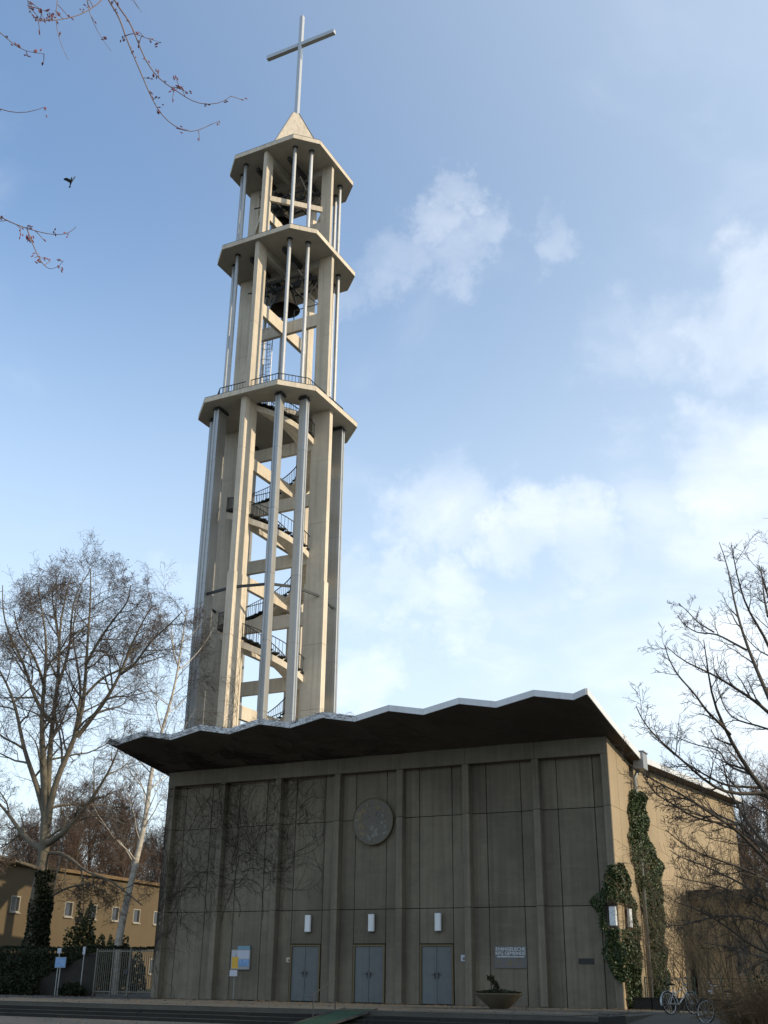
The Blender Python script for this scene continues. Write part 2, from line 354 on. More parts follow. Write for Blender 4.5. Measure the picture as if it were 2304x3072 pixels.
# forecourt paving slabs (near strip where they can be told apart)
rs = random.Random(5); x = 4.0
slabme = {}
y = PE + .003
for r_ in range(6):
    x = -3.0 + .5 * (r_ % 2); d = 1.0
    while x < 23.2 - 1.2:
        wv = 1.2
        key = 's'
        if key not in slabme:
            mb = MB().bbox(.008, .008, 0, wv - .008, d - .008, .02, .01); me = bpy.data.meshes.new('paving_slab'); me.from_pydata(mb.v, [], mb.f); me.update(); me.materials.append(M_PLAZA); slabme[key] = me
        o = link('paving_slab', slabme[key], None, plaza); o.location = (x, y, rs.uniform(.001, .006)); x += wv
    y += d

# ================================================================== church
W, BAY = 21.0, 3.0
H1, H2, HT, HW = 3.53, 7.11, 9.07, 9.72
church = thing('church', 'low dark concrete church hall with zigzag canopy roof and three double doors', 'church', (0, 0, 0))
REC = .36                                             # depth of the panel recess
J = .014
# backing wall behind the panels
MB().box(.02, REC + .12, -.1, W - .32, REC + .36, HW - .05).build('wall', M_DARKJ, church)
doors_bays = (2, 3, 4)
rows = ((0.0, H1), (H1, H2), (H2, HT + .25))
cols = ((0.12, .77), (.77, 2.25), (2.25, 2.88))
DOOR_H = 2.12
for b in range(7):
    for c, (a0, a1) in enumerate(cols):
        for r_, (z0, z1) in enumerate(rows):
            x0, x1 = b * BAY + a0 + J, b * BAY + a1 - J
            zz0 = z0 + (J if r_ else 0)
            if c == 1 and r_ == 0 and b in doors_bays: zz0 = DOOR_H + .10
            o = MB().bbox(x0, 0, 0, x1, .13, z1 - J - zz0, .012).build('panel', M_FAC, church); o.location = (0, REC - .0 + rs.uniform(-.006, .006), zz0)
for k in range(8):                                    # pilasters in three lifts
    x0, x1 = k * BAY - .145, k * BAY + .145
    if k == 0: x0, x1 = -.08, .30
    if k == 7: x0, x1 = W - .30, W + .0
    for z0, z1 in ((0, H1), (H1, H2), (H2, HT - .004)):
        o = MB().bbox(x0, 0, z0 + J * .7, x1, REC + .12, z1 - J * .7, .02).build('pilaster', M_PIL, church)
    if k < 7:                                         # top beam over each bay
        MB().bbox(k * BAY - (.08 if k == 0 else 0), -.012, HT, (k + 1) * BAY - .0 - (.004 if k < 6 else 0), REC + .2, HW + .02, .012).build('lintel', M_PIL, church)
# side wall on the right (x = W), panels with joints
def ztop(y): return HW - .145 * y if y < 3.4 else 9.23 + (y - 3.4) * .063
sy = [0.02] + [1.2 + 1.5 * i for i in range(18)]
for i in range(len(sy) - 1):
    y0, y1 = sy[i] + J * .6, sy[i + 1] - J * .6
    if i == 0: y0 = sy[i]
    for z0, z1 in ((-.05, H1), (H1, H2), (H2, None)):
        za = z0 + J * .5
        mb = MB()
        t0, t1 = (z1 - J * .5, z1 - J * .5) if z1 else (ztop(y0) - .03, ztop(y1) - .03)
        xo = W + .004 + rs.uniform(-.004, .004)
        mb.v = [(xo - .25, y0, za), (xo, y0, za), (xo, y1, za), (xo - .25, y1, za), (xo - .25, y0, t0), (xo, y0, t0), (xo, y1, t1), (xo - .25, y1, t1)]
        mb.f = [(0, 3, 2, 1), (4, 5, 6, 7), (0, 1, 5, 4), (1, 2, 6, 5), (2, 3, 7, 6), (3, 0, 4, 7)]
        mb.build('side_panel', M_SIDE, church)
mb = MB().box(W - .32, .5, -.1, W - .25, 26.7, 9.0); mb.build('side_core', M_DARKJ, church)
MB().box(0, .8, -.1, .25, 26.7, 9.1).build('left_wall', M_FAC, church)
MB().box(0, 26.6, -.1, W - .25, 26.85, 9.9).build('rear_wall', M_SIDE, church)
# folded canopy and roof
xs = [-.45, 0.0]; fo = [.10, 0.0]
for k in range(7): xs += [k * 3 + 1.5, k * 3 + 3.0]; fo += [.30, 0.0]
xs[-1] = 21.0; xs += [21.48]; fo += [.16]
ys = [-4.0, -2.0, 0.0, 3.4, 27.2]
def amp(y): return (-y / 4.0) * .9 + .06 if y <= 0 else (.06 if y < 4 else .3)
def zso(i, y): return (HW - .005 - .145 * y if y <= 3.4 else 9.23 + (y - 3.4) * .063) + fo[i] * amp(y) - (.03 if y < -1 else 0)
def roof_part(name, m, lo, hi, ysub, xin=0.0, parent=church):
    mb = MB(); nx = len(xs); ny = len(ysub)
    for off in (lo, hi):
        for y in ysub:
            for i in range(nx): mb.v.append((xs[i], y, zso(i, y) + off))
    def q(l, j, i): return l * nx * ny + j * nx + i
    for j in range(ny - 1):
        for i in range(nx - 1):
            mb.f.append((q(0, j, i), q(0, j + 1, i), q(0, j + 1, i + 1), q(0, j, i + 1))); mb.f.append((q(1, j, i), q(1, j, i + 1), q(1, j + 1, i + 1), q(1, j + 1, i)))
    for i in range(nx - 1): mb.f.append((q(0, 0, i), q(0, 0, i + 1), q(1, 0, i + 1), q(1, 0, i))); mb.f.append((q(0, ny - 1, i + 1), q(0, ny - 1, i), q(1, ny - 1, i), q(1, ny - 1, i + 1)))
    for j in range(ny - 1): mb.f.append((q(0, j + 1, 0), q(0, j, 0), q(1, j, 0), q(1, j + 1, 0))); mb.f.append((q(0, j, nx - 1), q(0, j + 1, nx - 1), q(1, j + 1, nx - 1), q(1, j, nx - 1)))
    return mb.build(name, m, parent)
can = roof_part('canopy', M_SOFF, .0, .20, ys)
roof_part('roof_sheet', M_ROOF, .204, .25, [-3.96, -2, 0, 3.4, 27.1], parent=can)
for i in range(len(xs) - 1):                          # white metal fascia, one piece per fold
    mb = MB(); y0 = -4.05
    a, b_ = zso(i, -4.0), zso(i + 1, -4.0)
    g = .004
    mb.v = [(xs[i] + g, y0, a + .015), (xs[i + 1] - g, y0, b_ + .015), (xs[i + 1] - g, y0, b_ + .255), (xs[i] + g, y0, a + .255)] + [(xs[i] + g, y0 + .045, a + .015), (xs[i + 1] - g, y0 + .045, b_ + .015), (xs[i + 1] - g, y0 + .045, b_ + .255), (xs[i] + g, y0 + .045, a + .255)]
    mb.f = [(0, 1, 2, 3), (7, 6, 5, 4), (0, 4, 5, 1), (3, 2, 6, 7), (1, 5, 6, 2), (0, 3, 7, 4)]
    mb.build('fascia', M_WFAS, church)
for yy0, yy1 in ((-4.0, 3.0), (3.4, 27.2)):           # verge trim along the right edge
    mb = MB()
    pts = [y for y in (yy0, -2.0, 0.0, yy1) if yy0 <= y <= yy1]; pts = sorted(set(pts))
    for y in pts:
        z = zso(len(xs) - 1, y)
        mb.v += [(21.485, y, z + .02), (21.53, y, z + .02), (21.53, y, z + .262), (21.485, y, z + .262)]
    for j in range(len(pts) - 1): mb.f += [(j * 4 + k, j * 4 + (k + 1) % 4, j * 4 + 4 + (k + 1) % 4, j * 4 + 4 + k) for k in range(4)]
    mb.f += [(3, 2, 1, 0), tuple(4 * (len(pts) - 1) + k for k in range(4))]
    mb.build('verge_trim', M_WFAS, church)
# rainwater hopper and downpipe at the roof valley
hop = MB().prism([(21.2, 3.05), (21.62, 3.05), (21.62, 3.75), (21.2, 3.75)], 8.95, 9.62).build('rain_hopper', M_GALV, church)
MB().box(21.15, 3.0, 9.622, 21.67, 3.8, 9.66).build('rim', M_GALV, hop)
MB().tube([(21.30, 3.3, 8.95), (21.16, 3.3, 8.6), (21.16, 3.3, .1)], .075, 10).build('downpipe', M_GALV, church, True)
MB().tube([(21.30, 3.55, 8.95), (21.12, 3.55, 8.6), (21.12, 3.55, .1)], .05, 8).build('downpipe', M_GALV, church, True)
# doors
for b in doors_bays:
    x0, x1 = b * BAY + .77 + .04, b * BAY + 2.25 - .04
    fr = MB()
    fr.box(x0 - .02, REC - .03, 0.02, x0 + .055, REC + .10, DOOR_H + .06).box(x1 - .055, REC - .03, .02, x1 + .02, REC + .10, DOOR_H + .06).box(x0 + .0555, REC - .03, DOOR_H - .01, x1 - .0555, REC + .10, DOOR_H + .06)
    door = fr.build('door', M_DFRAME, church)
    xm = (x0 + x1) / 2
    for s_, (a, c_) in ((-1, (x0 + .06, xm - .006)), (1, (xm + .006, x1 - .06))):
        lf = MB().bbox(a, REC + .01, .035, c_, REC + .06, DOOR_H - .016, .01).box(a + .09, REC + .003, .16, c_ - .09, REC + .012, 1.0).box(a + .09, REC + .003, 1.12, c_ - .09, REC + .012, DOOR_H - .14)
        lf.build('door_leaf', M_DOOR, door)
        hx = xm + s_ * .075
        MB().box(hx - .02, REC - .008, .93, hx + .02, REC + .004, 1.17).tube([(hx, REC - .0, 1.08), (hx, REC - .055, 1.08), (hx + s_ * .12, REC - .055, 1.08)], .012, 8).build('handle', M_STEEL, door)
    MB().box(x0 - .02, REC - .16, 0.004, x1 + .02, REC + .1, .018).build('threshold', M_STEP, door)

# wall lamps above the doors
def wall_lamp(x, y, z, label, nx=0):
    l = thing('wall_lamp', label, 'wall lamp', (x, y, z), 0, 'white wall lamps on the church')
    if nx: l.rotation_euler = (0, 0, R(90))
    MB().box(-.09, -.02, -.36, .09, .03, .36).build('back_plate', M_SIGNB, l)
    MB().bbox(-.135, -.15, -.32, .135, -.022, .33, .03).build('shade', M_LAMP, l)
    MB().box(-.12, -.14, -.345, .12, -.025, -.322).build('bottom_cap', M_SIGNB, l)
    return l
wall_lamp(7.66, REC - .05, 3.0, 'white box wall lamp above the left of the three double doors')
wall_lamp(10.66, REC - .05, 3.0, 'white box wall lamp above the middle double door')
wall_lamp(13.64, REC - .05, 3.0, 'white box wall lamp above the right of the three double doors')
wall_lamp(20.83, -.04, 3.12, 'white box wall lamp set in ivy on the right front corner of the church')
wall_lamp(W + .06, 1.0, 3.1, 'sunlit white box wall lamp on the side wall round the right corner', 1)

# round mosaic relief
rel = thing('round_relief', 'large round dark mosaic disc fixed high on the middle bay of the church front', 'wall disc', (10.67, REC - .02, 7.01))
def disc(r, y0, y1, n=56):
    mb = MB(); mb.v = [(r * math.cos(2 * math.pi * i / n), y0, r * math.sin(2 * math.pi * i / n)) for i in range(n)] + [(r * math.cos(2 * math.pi * i / n), y1, r * math.sin(2 * math.pi * i / n)) for i in range(n)]
    mb.f = [tuple(range(n)), tuple(2 * n - 1 - i for i in range(n))] + [(i, (i + 1) % n, n + (i + 1) % n, n + i) for i in range(n)]; return mb
disc(.94, -.16, .0).build('disc', M_RELIEF, rel)
MB().torus((0, -.16, 0), (0, 1, 0), .95, .022, 56, 6).build('rim', M_DFRAME, rel, True)
rs = random.Random(11)
for i in range(46):                                   # mosaic pieces laid around the disc
    a = rs.uniform(0, 2 * math.pi); rad = math.sqrt(rs.uniform(.05, .72)); px, pz = rad * math.cos(a), rad * math.sin(a)
    sz = rs.uniform(.04, .13); k = rs.randint(4, 6); rot = rs.uniform(0, 6)
    poly = [(px + sz * rs.uniform(.6, 1.2) * math.cos(rot + 2 * math.pi * j / k), pz + sz * rs.uniform(.6, 1.2) * math.sin(rot + 2 * math.pi * j / k)) for j in range(k)]
    yo = -.1645 - .0004 * i; mb = MB(); mb.v = [(x, yo, z) for x, z in poly] + [(x, -.159, z) for x, z in poly]; mb.f = [tuple(range(k)), tuple(2 * k - 1 - j for j in range(k))] + [(j, (j + 1) % k, k + (j + 1) % k, k + j) for j in range(k)]
    m = M_RGOLD if (px < -.2 or (pz > .35 and px < .6)) and rs.random() < .8 else (M_RPALE if pz < -.15 or px > .4 else M_RBLUE)
    mb.build('mosaic_piece', m, rel)

# lettering sign
sgn = thing('name_sign', 'grey sign lettered EVANGELISCHE KFG GEMEINDE beside the right-hand door', 'sign', (15.96, REC - .03, 0))
MB().box(0, 0, 1.34, 1.30, .028, 2.12).build('board', M_SIGNB, sgn)
def text_mesh(txt, size, name, m, parent, loc, width=None):
    cu = bpy.data.curves.new(name, 'FONT'); cu.body = txt; cu.size = size; cu.extrude = .003; cu.offset = size * .018
    o = bpy.data.objects.new('tmp', cu); COL.objects.link(o); dg = bpy.context.evaluated_depsgraph_get(); me = bpy.data.meshes.new_from_object(o.evaluated_get(dg))
    bpy.data.objects.remove(o)
    xsz = [v.co.x for v in me.vertices]; w0 = max(xsz) - min(xsz); sx = (width / w0) if width else 1
    for v in me.vertices: v.co.x = (v.co.x - min(xsz)) * sx
    t = link(name, me, m, parent); t.rotation_euler = (R(90), 0, 0); t.location = loc; return t
text_mesh('EVANGELISCHE', .165, 'lettering', M_SIGNL, sgn, (.06, -.006, 1.955), 1.2)
text_mesh('KFG GEMEINDE', .165, 'lettering', M_SIGNL, sgn, (.05, -.006, 1.805), 1.21)
rs = random.Random(2); mb = MB(); x = .10
while x < 1.2: wv = rs.uniform(.012, .03); mb.box(x, -.006, 1.715, x + wv, -.001, 1.715 + rs.choice((.035, .05, .06))); x += wv + .008
mb.build('small_lettering', M_SIGNL, sgn)
mb = MB()
for i in range(14): x = rs.uniform(.05, 1.1); z = rs.uniform(1.40, 1.64); mb.box(x, -.005, z, x + rs.uniform(.06, .16), -.001, z + rs.uniform(.02, .07))
mb.build('picture_print', M_RGOLD, sgn)
pl = thing('bronze_plaque', 'small dark bronze plaque on the right end bay of the church front', 'plaque', (19.28, REC - .03, 1.5))
MB().bbox(0, 0, 0, .58, .028, .19, .006).build('plate', M_PLAQ, pl)
mb = MB()
for r_ in range(3):
    x = .05
    while x < .5: wv = rs.uniform(.02, .05); mb.box(x, -.004, .035 + .05 * r_, x + wv, -.0005, .06 + .05 * r_); x += wv + .012
mb.build('raised_lettering', M_STEEL, pl)
def paper(name, label, x0, x1, z0, z1, y, m, m2):
    o = thing(name, label, 'notice', (x0, y, z0)); MB().box(0, 0, 0, x1 - x0, .006, z1 - z0).build('sheet', m, o)
    MB().box((x1 - x0) * .35, -.004, (z1 - z0) * .2, (x1 - x0) * .75, -.001, (z1 - z0) * .6).build('print', m2, o)
paper('wall_notice', 'white notice sheet on the wall right of the right-hand door', 14.55, 14.78, 1.57, 1.80, REC - .02, M_PAPER, M_SIGNB)
paper('wall_notice', 'small yellowish notice on the wall left of the left-hand door', 6.60, 6.84, 1.50, 1.68, REC - .02, mat('cream notice paper', (.50, .45, .33), .6, var=.2, scale=14), M_DFRAME)
# notice case and sign stand at the second bay
nb = thing('notice_board', 'glazed notice case with blue and white posters on the left part of the church front', 'notice board', (3.88, REC - .09, 1.2))
MB().box(0, .0, 0, .95, .09, .78).build('case', M_GALV, nb)
for x0, z0, x1, z1, m in ((.03, .22, .26, .74, M_PAPER), (.29, .42, .92, .75, M_PAPER), (.29, .12, .92, .40, M_POSTER), (.03, .03, .26, .2, M_POSTER)): MB().box(x0, -.008, z0, x1, -.001, z1).build('poster', m, nb)
MB().box(.3, -.0, .785, .93, .05, .93).build('header', mat('teal header', (.16, .30, .38), .5, var=.2, scale=8), nb)
ss = thing('sign_stand', 'thin post with a yellow paper notice and a white leaflet box, before the notice case', 'sign stand', (4.62, -.5, 0))
MB().lathe([(.28, 0.0), (.28, .03), (.03, .045), (.03, .06)], n=20).build('base', M_STEEL, ss)
MB().tube([(0, 0, .05), (0, 0, 1.75)], .018, 8).build('post', M_GALV, ss)
MB().box(-.16, -.03, 1.23, .16, -.019, 1.68).build('notice', M_YELLOW, ss)
MB().bbox(-.17, -.13, .93, .17, -.02, 1.17, .01).build('leaflet_box', M_PAPER, ss)
mt = MB().bbox(3.9, .02, .002, 5.1, REC - .02, .03, .01).build('door_mat', M_BLACK); tag(mt, 'dark narrow mat lying along the foot of the wall under the notice case', 'mat')

# planter bowl
bo = thing('planter_bowl', 'wide round concrete planter bowl with dark plants in front of the church', 'planter', (17.75, -3.9, 0.03))
MB().lathe([(.30, 0), (.34, .02), (.60, .24), (.80, .44), (.82, .47), (.76, .475), (.72, .42)], n=40, cap=False).build('bowl', M_BOWL, bo, True)
MB().lathe([(.0, .40), (.735, .40), (.735, .43), (0.0, .45)], n=32, cap=False).build('soil', M_SOIL, bo)
r2 = np.random.default_rng(4)
th = r2.random(900) * 6.283; rad = np.sqrt(r2.random(900)) * .76
link('foliage', leaf_mesh('foliage', np.stack([rad * np.cos(th), rad * np.sin(th), .46 + r2.random(900) * .14 * (1.1 - rad)], 1), .07, r2), M_HEDGE, bo)
pc = []
for i in range(260):
    t = r2.random(); pc.append((-.18 + .12 * math.sin(t * 5) + r2.normal() * .06, r2.normal() * .07, .5 + t * .52))
link('foliage', leaf_mesh('foliage2', np.array(pc), .085, r2), M_HEDGE, bo)
MB().tube([(-.15, 0, .42), (-.1, 0, .7), (-.2, .02, 1.0)], .012, 6).build('stem', M_CREEP, bo)

# green ramp with handrail over the steps
rp = thing('access_ramp', 'green carpeted board ramp laid over the front steps', 'ramp', (14.75, 0, 0))
mb = MB(); y0, y1 = PE + .5, PE - 3.0
mb.v = [(0, y0, .014), (1.1, y0, .014), (1.1, y1, GZ + .02), (0, y1, GZ + .02), (0, y0, .05), (1.1, y0, .05), (1.1, y1, GZ + .055), (0, y1, GZ + .055)]
mb.f = [(0, 3, 2, 1), (4, 5, 6, 7), (0, 1, 5, 4), (1, 2, 6, 5), (2, 3, 7, 6), (3, 0, 4, 7)]; mb.build('deck', M_GREENC, rp)
for x in (-.03, 1.1): MB().bar((x + .015, y0, .045), (x + .015, y1, GZ + .05), .03, .07).build('edge_strip', M_STEEL, rp)
hr = thing('handrail', 'thin steel handrail on two posts at the left edge of the green ramp', 'handrail', (14.62, 0, 0))
for y, z in ((PE + .1, 0.0), (PE - 1.25, GZ)): MB().tube([(0, y, z), (0, y, z + .88)], .016, 8).build('post', M_STEEL, hr)
MB().tube([(0, PE + .3, .9), (0, PE + .1, .9), (0, PE - 1.25, GZ + .88), (0, PE - 1.5, GZ + .82)], .016, 8).build('rail', M_STEEL, hr)

# ================================================================== bell tower
TX, TY = -3.924, 13.361
tower = thing('bell_tower', 'tall open concrete bell tower with three octagonal slabs behind the church', 'tower', (TX, TY, 0))
def octagon(s, c): return [(-(s - c), -s), (s - c, -s), (s, -(s - c)), (s, s - c), (s - c, s), (-(s - c), s), (-s, s - c), (-s, -(s - c))]
def ring_slab(name, s, c, z0, z1, hole, m, parent):
    o = octagon(s, c)
    if not hole: return MB().prism(o, z0, z1).build(name, m, parent)
    r1, r2, h0, h1 = hole; mb = MB()                       # opening over the head of the stair: a ring sector
    def edge(a):
        d = (math.cos(a), math.sin(a)); best = 9e9
        for k in range(8):
            (x1, y1), (x2, y2) = o[k], o[(k + 1) % 8]; ex, ey = x2 - x1, y2 - y1; den = d[0] * ey - d[1] * ex
            if abs(den) < 1e-9: continue
            t = (x1 * ey - y1 * ex) / den
            if t > 0: best = min(best, t)
        return (d[0] * best, d[1] * best)
    angs = sorted(set([math.atan2(y, x) for x, y in o] + [h0 + (h1 - h0) * i / 8 for i in range(9)] + [math.pi])); angs = [a for a in angs]
    for a, b in zip(angs, angs[1:] + [angs[0] + 2 * math.pi]):
        mid = (a + b) / 2; ea, eb = edge(a), edge(b); pa, pb = (math.cos(a), math.sin(a)), (math.cos(b), math.sin(b))
        if h0 < mid < h1:
            mb.prism([(0, 0), (pa[0] * r1, pa[1] * r1), (pb[0] * r1, pb[1] * r1)], z0, z1); mb.prism([(pa[0] * r2, pa[1] * r2), ea, eb, (pb[0] * r2, pb[1] * r2)], z0, z1)
        else: mb.prism([(0, 0), ea, eb], z0, z1)
    return mb.build(name, m, parent)
SL = [(35.89, 4.584, 1.78, (1.75, 3.02, R(-86), R(-12))), (48.38, 4.114, 1.343, 0), (56.51, 3.887, 1.39, 0)]
for z, s, c, hole in SL:
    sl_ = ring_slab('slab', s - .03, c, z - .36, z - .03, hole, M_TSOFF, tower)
    ring_slab('edge_trim', s + .01, c, z - .029, z + .012, hole, M_STEEL, sl_)
    # upstand fascia board, one strip per side
    o = octagon(s - .004, c)
    for k in range(8):
        (x1, y1), (x2, y2) = o[k], o[(k + 1) % 8]; L_ = math.hypot(x2 - x1, y2 - y1); n_ = max(1, round(L_ / 2.0))
        for q in range(n_):
            a0, a1 = q / n_, (q + 1) / n_; g = .006 / L_
            MB().bar((x1 + (x2 - x1) * (a0 + g), y1 + (y2 - y1) * (a0 + g), z - .205), (x1 + (x2 - x1) * (a1 - g), y1 + (y2 - y1) * (a1 - g), z - .205), .05, .34).build('fascia', M_TOWER, sl_)
def rot4(k, x, y):
    for _ in range(k): x, y = -y, x
    return x, y
def rbox(mb, k, x0, y0, z0, x1, y1, z1):              # box given for the east side, turned k quarter turns
    (a, b), (c, d) = rot4(k, x0, y0), rot4(k, x1, y1)
    return mb.box(min(a, c), min(b, d), z0, max(a, c), max(b, d), z1)
TIERS = [(-.1, 35.53, 2.84, 4.17, .19, 3.36, 2.38), (35.9, 48.02, 2.82, 3.86, .15, 3.08, 2.15), (48.39, 56.15, 2.75, 3.58, .145, 2.98, 2.12)]
for ti, (z0, z1, r0, r1, hw, ca, cb) in enumerate(TIERS):
    for k in range(4):
        mb = MB()
        lifts = [z for z in (3.5, 7.5, 11.5, 15.5, 19.5, 23.5, 27.5, 31.9)] if ti == 0 else ([41.5] if ti == 1 else [])
        zs = [z0] + lifts + [z1]
        for a, b in zip(zs[:-1], zs[1:]):
            e = .06 if b <= 23.6 and ti == 0 else 0.0
            rbox(mb, k, r0 - e, -hw - e, a + .008, r1 + e, hw + e, b - .008)
        rbox(mb, k, r0 + .02, -hw + .02, z0, r1 - .02, hw - .02, z1)
        mb.build('pier', M_TOWER, tower)
    for k in range(4):                                  # two metal-edged fins or tubes per side
        for sg in (-1, 1):
            if ti == 0:
                mb = MB(); edges = MB(); back = .10 if sg == (1 if k % 2 else -1) else .56    # every other fin is a slim one
                zs = [z0, 2.2, 6.4, 10.6, 14.8, 19.0, 23.2, 27.4, 31.6, z1 - .25]
                for a, b in zip(zs[:-1], zs[1:]):
                    rbox(mb, k, ca - back, sg * cb - .165, a + .008, ca + .24, sg * cb + .165, b - .008)
                    rbox(edges, k, ca + .241, sg * cb - .185, a + .008, ca + .38, sg * cb + .185, b - .008)
                    rbox(edges, k, ca + .381, sg * cb - .19, a + .008, ca + .42, sg * cb - .07, b - .008)
                    rbox(edges, k, ca + .381, sg * cb + .07, a + .008, ca + .42, sg * cb + .19, b - .008)
                rbox(mb, k, ca - back + .02, sg * cb - .145, z0, ca + .23, sg * cb + .145, z1 - .25)
                col_ = mb.build('column', M_SHEET, tower); edges.build('cladding', M_ALU, col_)
                cap = MB(); rbox(cap, k, ca - back - .07, sg * cb - .26, z1 - .25, ca + .44, sg * cb + .26, z1 - .13); rbox(cap, k, ca - back - .03, sg * cb - .2, z1 - .13, ca + .36, sg * cb + .2, z1 - .004); cap.build('capital', M_STEEL, col_)
            else:
                x, y = rot4(k, ca, sg * cb); mb = MB(); rr_ = .135
                zs = np.linspace(z0, z1 - .12, 5 if ti == 1 else 4)
                for a, b in zip(zs[:-1], zs[1:]): mb.tube([(x, y, a + .006), (x, y, b - .006)], rr_, 12)
                mb.tube([(x, y, z0), (x, y, z1 - .1)], rr_ - .015, 10)
                col_ = mb.build('column', M_ALU, tower); MB().lathe([(rr_ + .05, z1 - .12), (rr_ + .06, z1 - .004)], (x, y, 0), 12).build('capital', M_STEEL, col_)
# crossing beams
def beam(k, zt, h, r, hw=.14, m=M_TOWER):
    mb = MB()
    if k == 0: mb.box(-r, -hw, zt - h, r, hw, zt)
    else: mb.box(-hw, -r, zt - h, -hw + 2 * hw, -.1505, zt); mb.box(-hw, .1505, zt - h, hw, r, zt)
    return mb.build('beam', m, tower)
for i in range(8):
    beam(0, 33.7 - 4.0 * i, .85, 3.12)
    if i < 8: beam(1, 31.62 - 4.0 * i, .80, 3.12)
    mb = MB().box(-.13, -.149, 31.62 - 4 * i - .8, .13, .149, 31.62 - 4 * i); mb.build('beam_crossing', M_TOWER, tower)
for zt, h, r in ((43.45, .95, 2.9), (51.3, .75, 2.85)):
    beam(0, zt, h, r); beam(1, zt, h, r)
for z, r, h in ((35.525, 3.12, .5), (48.015, 2.88, .65), (56.145, 2.8, .6)):
    if z > 40: beam(0, z, h, r, .16, M_TSOFF); beam(1, z, h, r, .16, M_TSOFF)
for k in range(4):                                      # chord braces between neighbouring piers in the top stage
    (a, b), (c, d) = rot4(k, 2.85, -.1), rot4(k + 3, 2.85, .1)
    MB().bar((a, b, 52.35), (c, d, 52.35), .2, .42).build('brace', M_TOWER, tower)
# tie rods ringing the lower stage
ring = [rot4(k, *p_) for k in range(4) for p_ in ((3.45, -2.3), (3.9, 0), (3.45, 2.3))]
for i in range(12):
    a, b = ring[i], ring[(i + 1) % 12]; MB().bar((*a, 22.55), (*b, 22.55), .09, .16).build('tie_rod', M_STEEL, tower)

# spiral stair: drops two metres each quarter turn, anticlockwise
stair = bpy.data.objects.new('stair', None); COL.objects.link(stair); stair.parent = tower
RI, RO = 1.85, 2.92
def sz(t): return 35.6 - 8.0 * t / (2 * math.pi)       # t = angle travelled from the south pier
nst = 44; T_END = 2 * math.pi * 4.2
def ang(t): return -math.pi / 2 + t
mb = MB(); n = int(T_END / (2 * math.pi) * 40)
for i in range(n + 1):
    t = T_END * i / n; a = ang(t); z = sz(t) - .12
    for r_, dz in ((RI, 0), (RO, 0), (RO, -.24), (RI, -.24)): mb.v.append((r_ * math.cos(a), r_ * math.sin(a), z + dz))
for i in range(n):
    mb.f += [(4 * i + q, 4 * i + (q + 1) % 4, 4 * i + 4 + (q + 1) % 4, 4 * i + 4 + q) for q in range(4)]
mb.f += [(3, 2, 1, 0), tuple(4 * n + q for q in range(4))]
mb.build('ramp_slab', M_TOWER, stair)
for rad in (RO - .01, RI):                              # deep outer string and thin inner string
    mb = MB(); h0, h1 = (.02, -.52) if rad > 2 else (.02, -.36)
    for i in range(n + 1):
        t = T_END * i / n; a = ang(t); z = sz(t)
        for dr, dz in ((0, h0 - .16), (.13 if rad > 2 else -.1, h0 - .16), (.13 if rad > 2 else -.1, h1), (0, h1)): mb.v.append(((rad + dr) * math.cos(a), (rad + dr) * math.sin(a), z + dz))
    for i in range(n): mb.f += [(4 * i + q, 4 * i + (q + 1) % 4, 4 * i + 4 + (q + 1) % 4, 4 * i + 4 + q) for q in range(4)]
    mb.f += [(3, 2, 1, 0), tuple(4 * n + q for q in range(4))]
    mb.build('string', M_TOWER, stair)
da = 2 * math.pi / nst; mb = MB()
pts = [(RI - .06, 0), (RO + .14, 0), ((RO + .14) * math.cos(da * 1.12), (RO + .14) * math.sin(da * 1.12)), ((RI - .06) * math.cos(da * 1.12), (RI - .06) * math.sin(da * 1.12))]
mb.prism(pts, -.055, 0); tme = bpy.data.meshes.new('tread'); tme.from_pydata(mb.v, [], mb.f); tme.update(); tme.materials.append(M_STEP)
for i in range(int(T_END / da)):
    o = link('tread', tme, None, stair); o.rotation_euler = (0, 0, ang(i * da)); o.location = (0, 0, sz(i * da) + .01)
def helix_rail(rad, name):
    mb = MB(); k = int(T_END / (2 * math.pi) * 36); pts = []
    for i in range(k + 1): t = T_END * i / k; pts.append((rad * math.cos(ang(t)), rad * math.sin(ang(t)), sz(t) + .98))
    for i in range(k): mb.bar(pts[i], pts[i + 1], .05, .045)
    for i in range(k): mb.bar((pts[i][0], pts[i][1], pts[i][2] - .86), (pts[i + 1][0], pts[i + 1][1], pts[i + 1][2] - .86), .03, .03)
    m_ = int(T_END / (2 * math.pi) * 84)
    for i in range(m_): t = T_END * i / m_; p = (rad * math.cos(ang(t)), rad * math.sin(ang(t))); mb.bar((*p, sz(t) + .0), (*p, sz(t) + .97), .02, .02)
    mb.build(name, M_STEEL, stair)
helix_rail(RO + .10, 'railing'); helix_rail(RI - .02, 'railing')
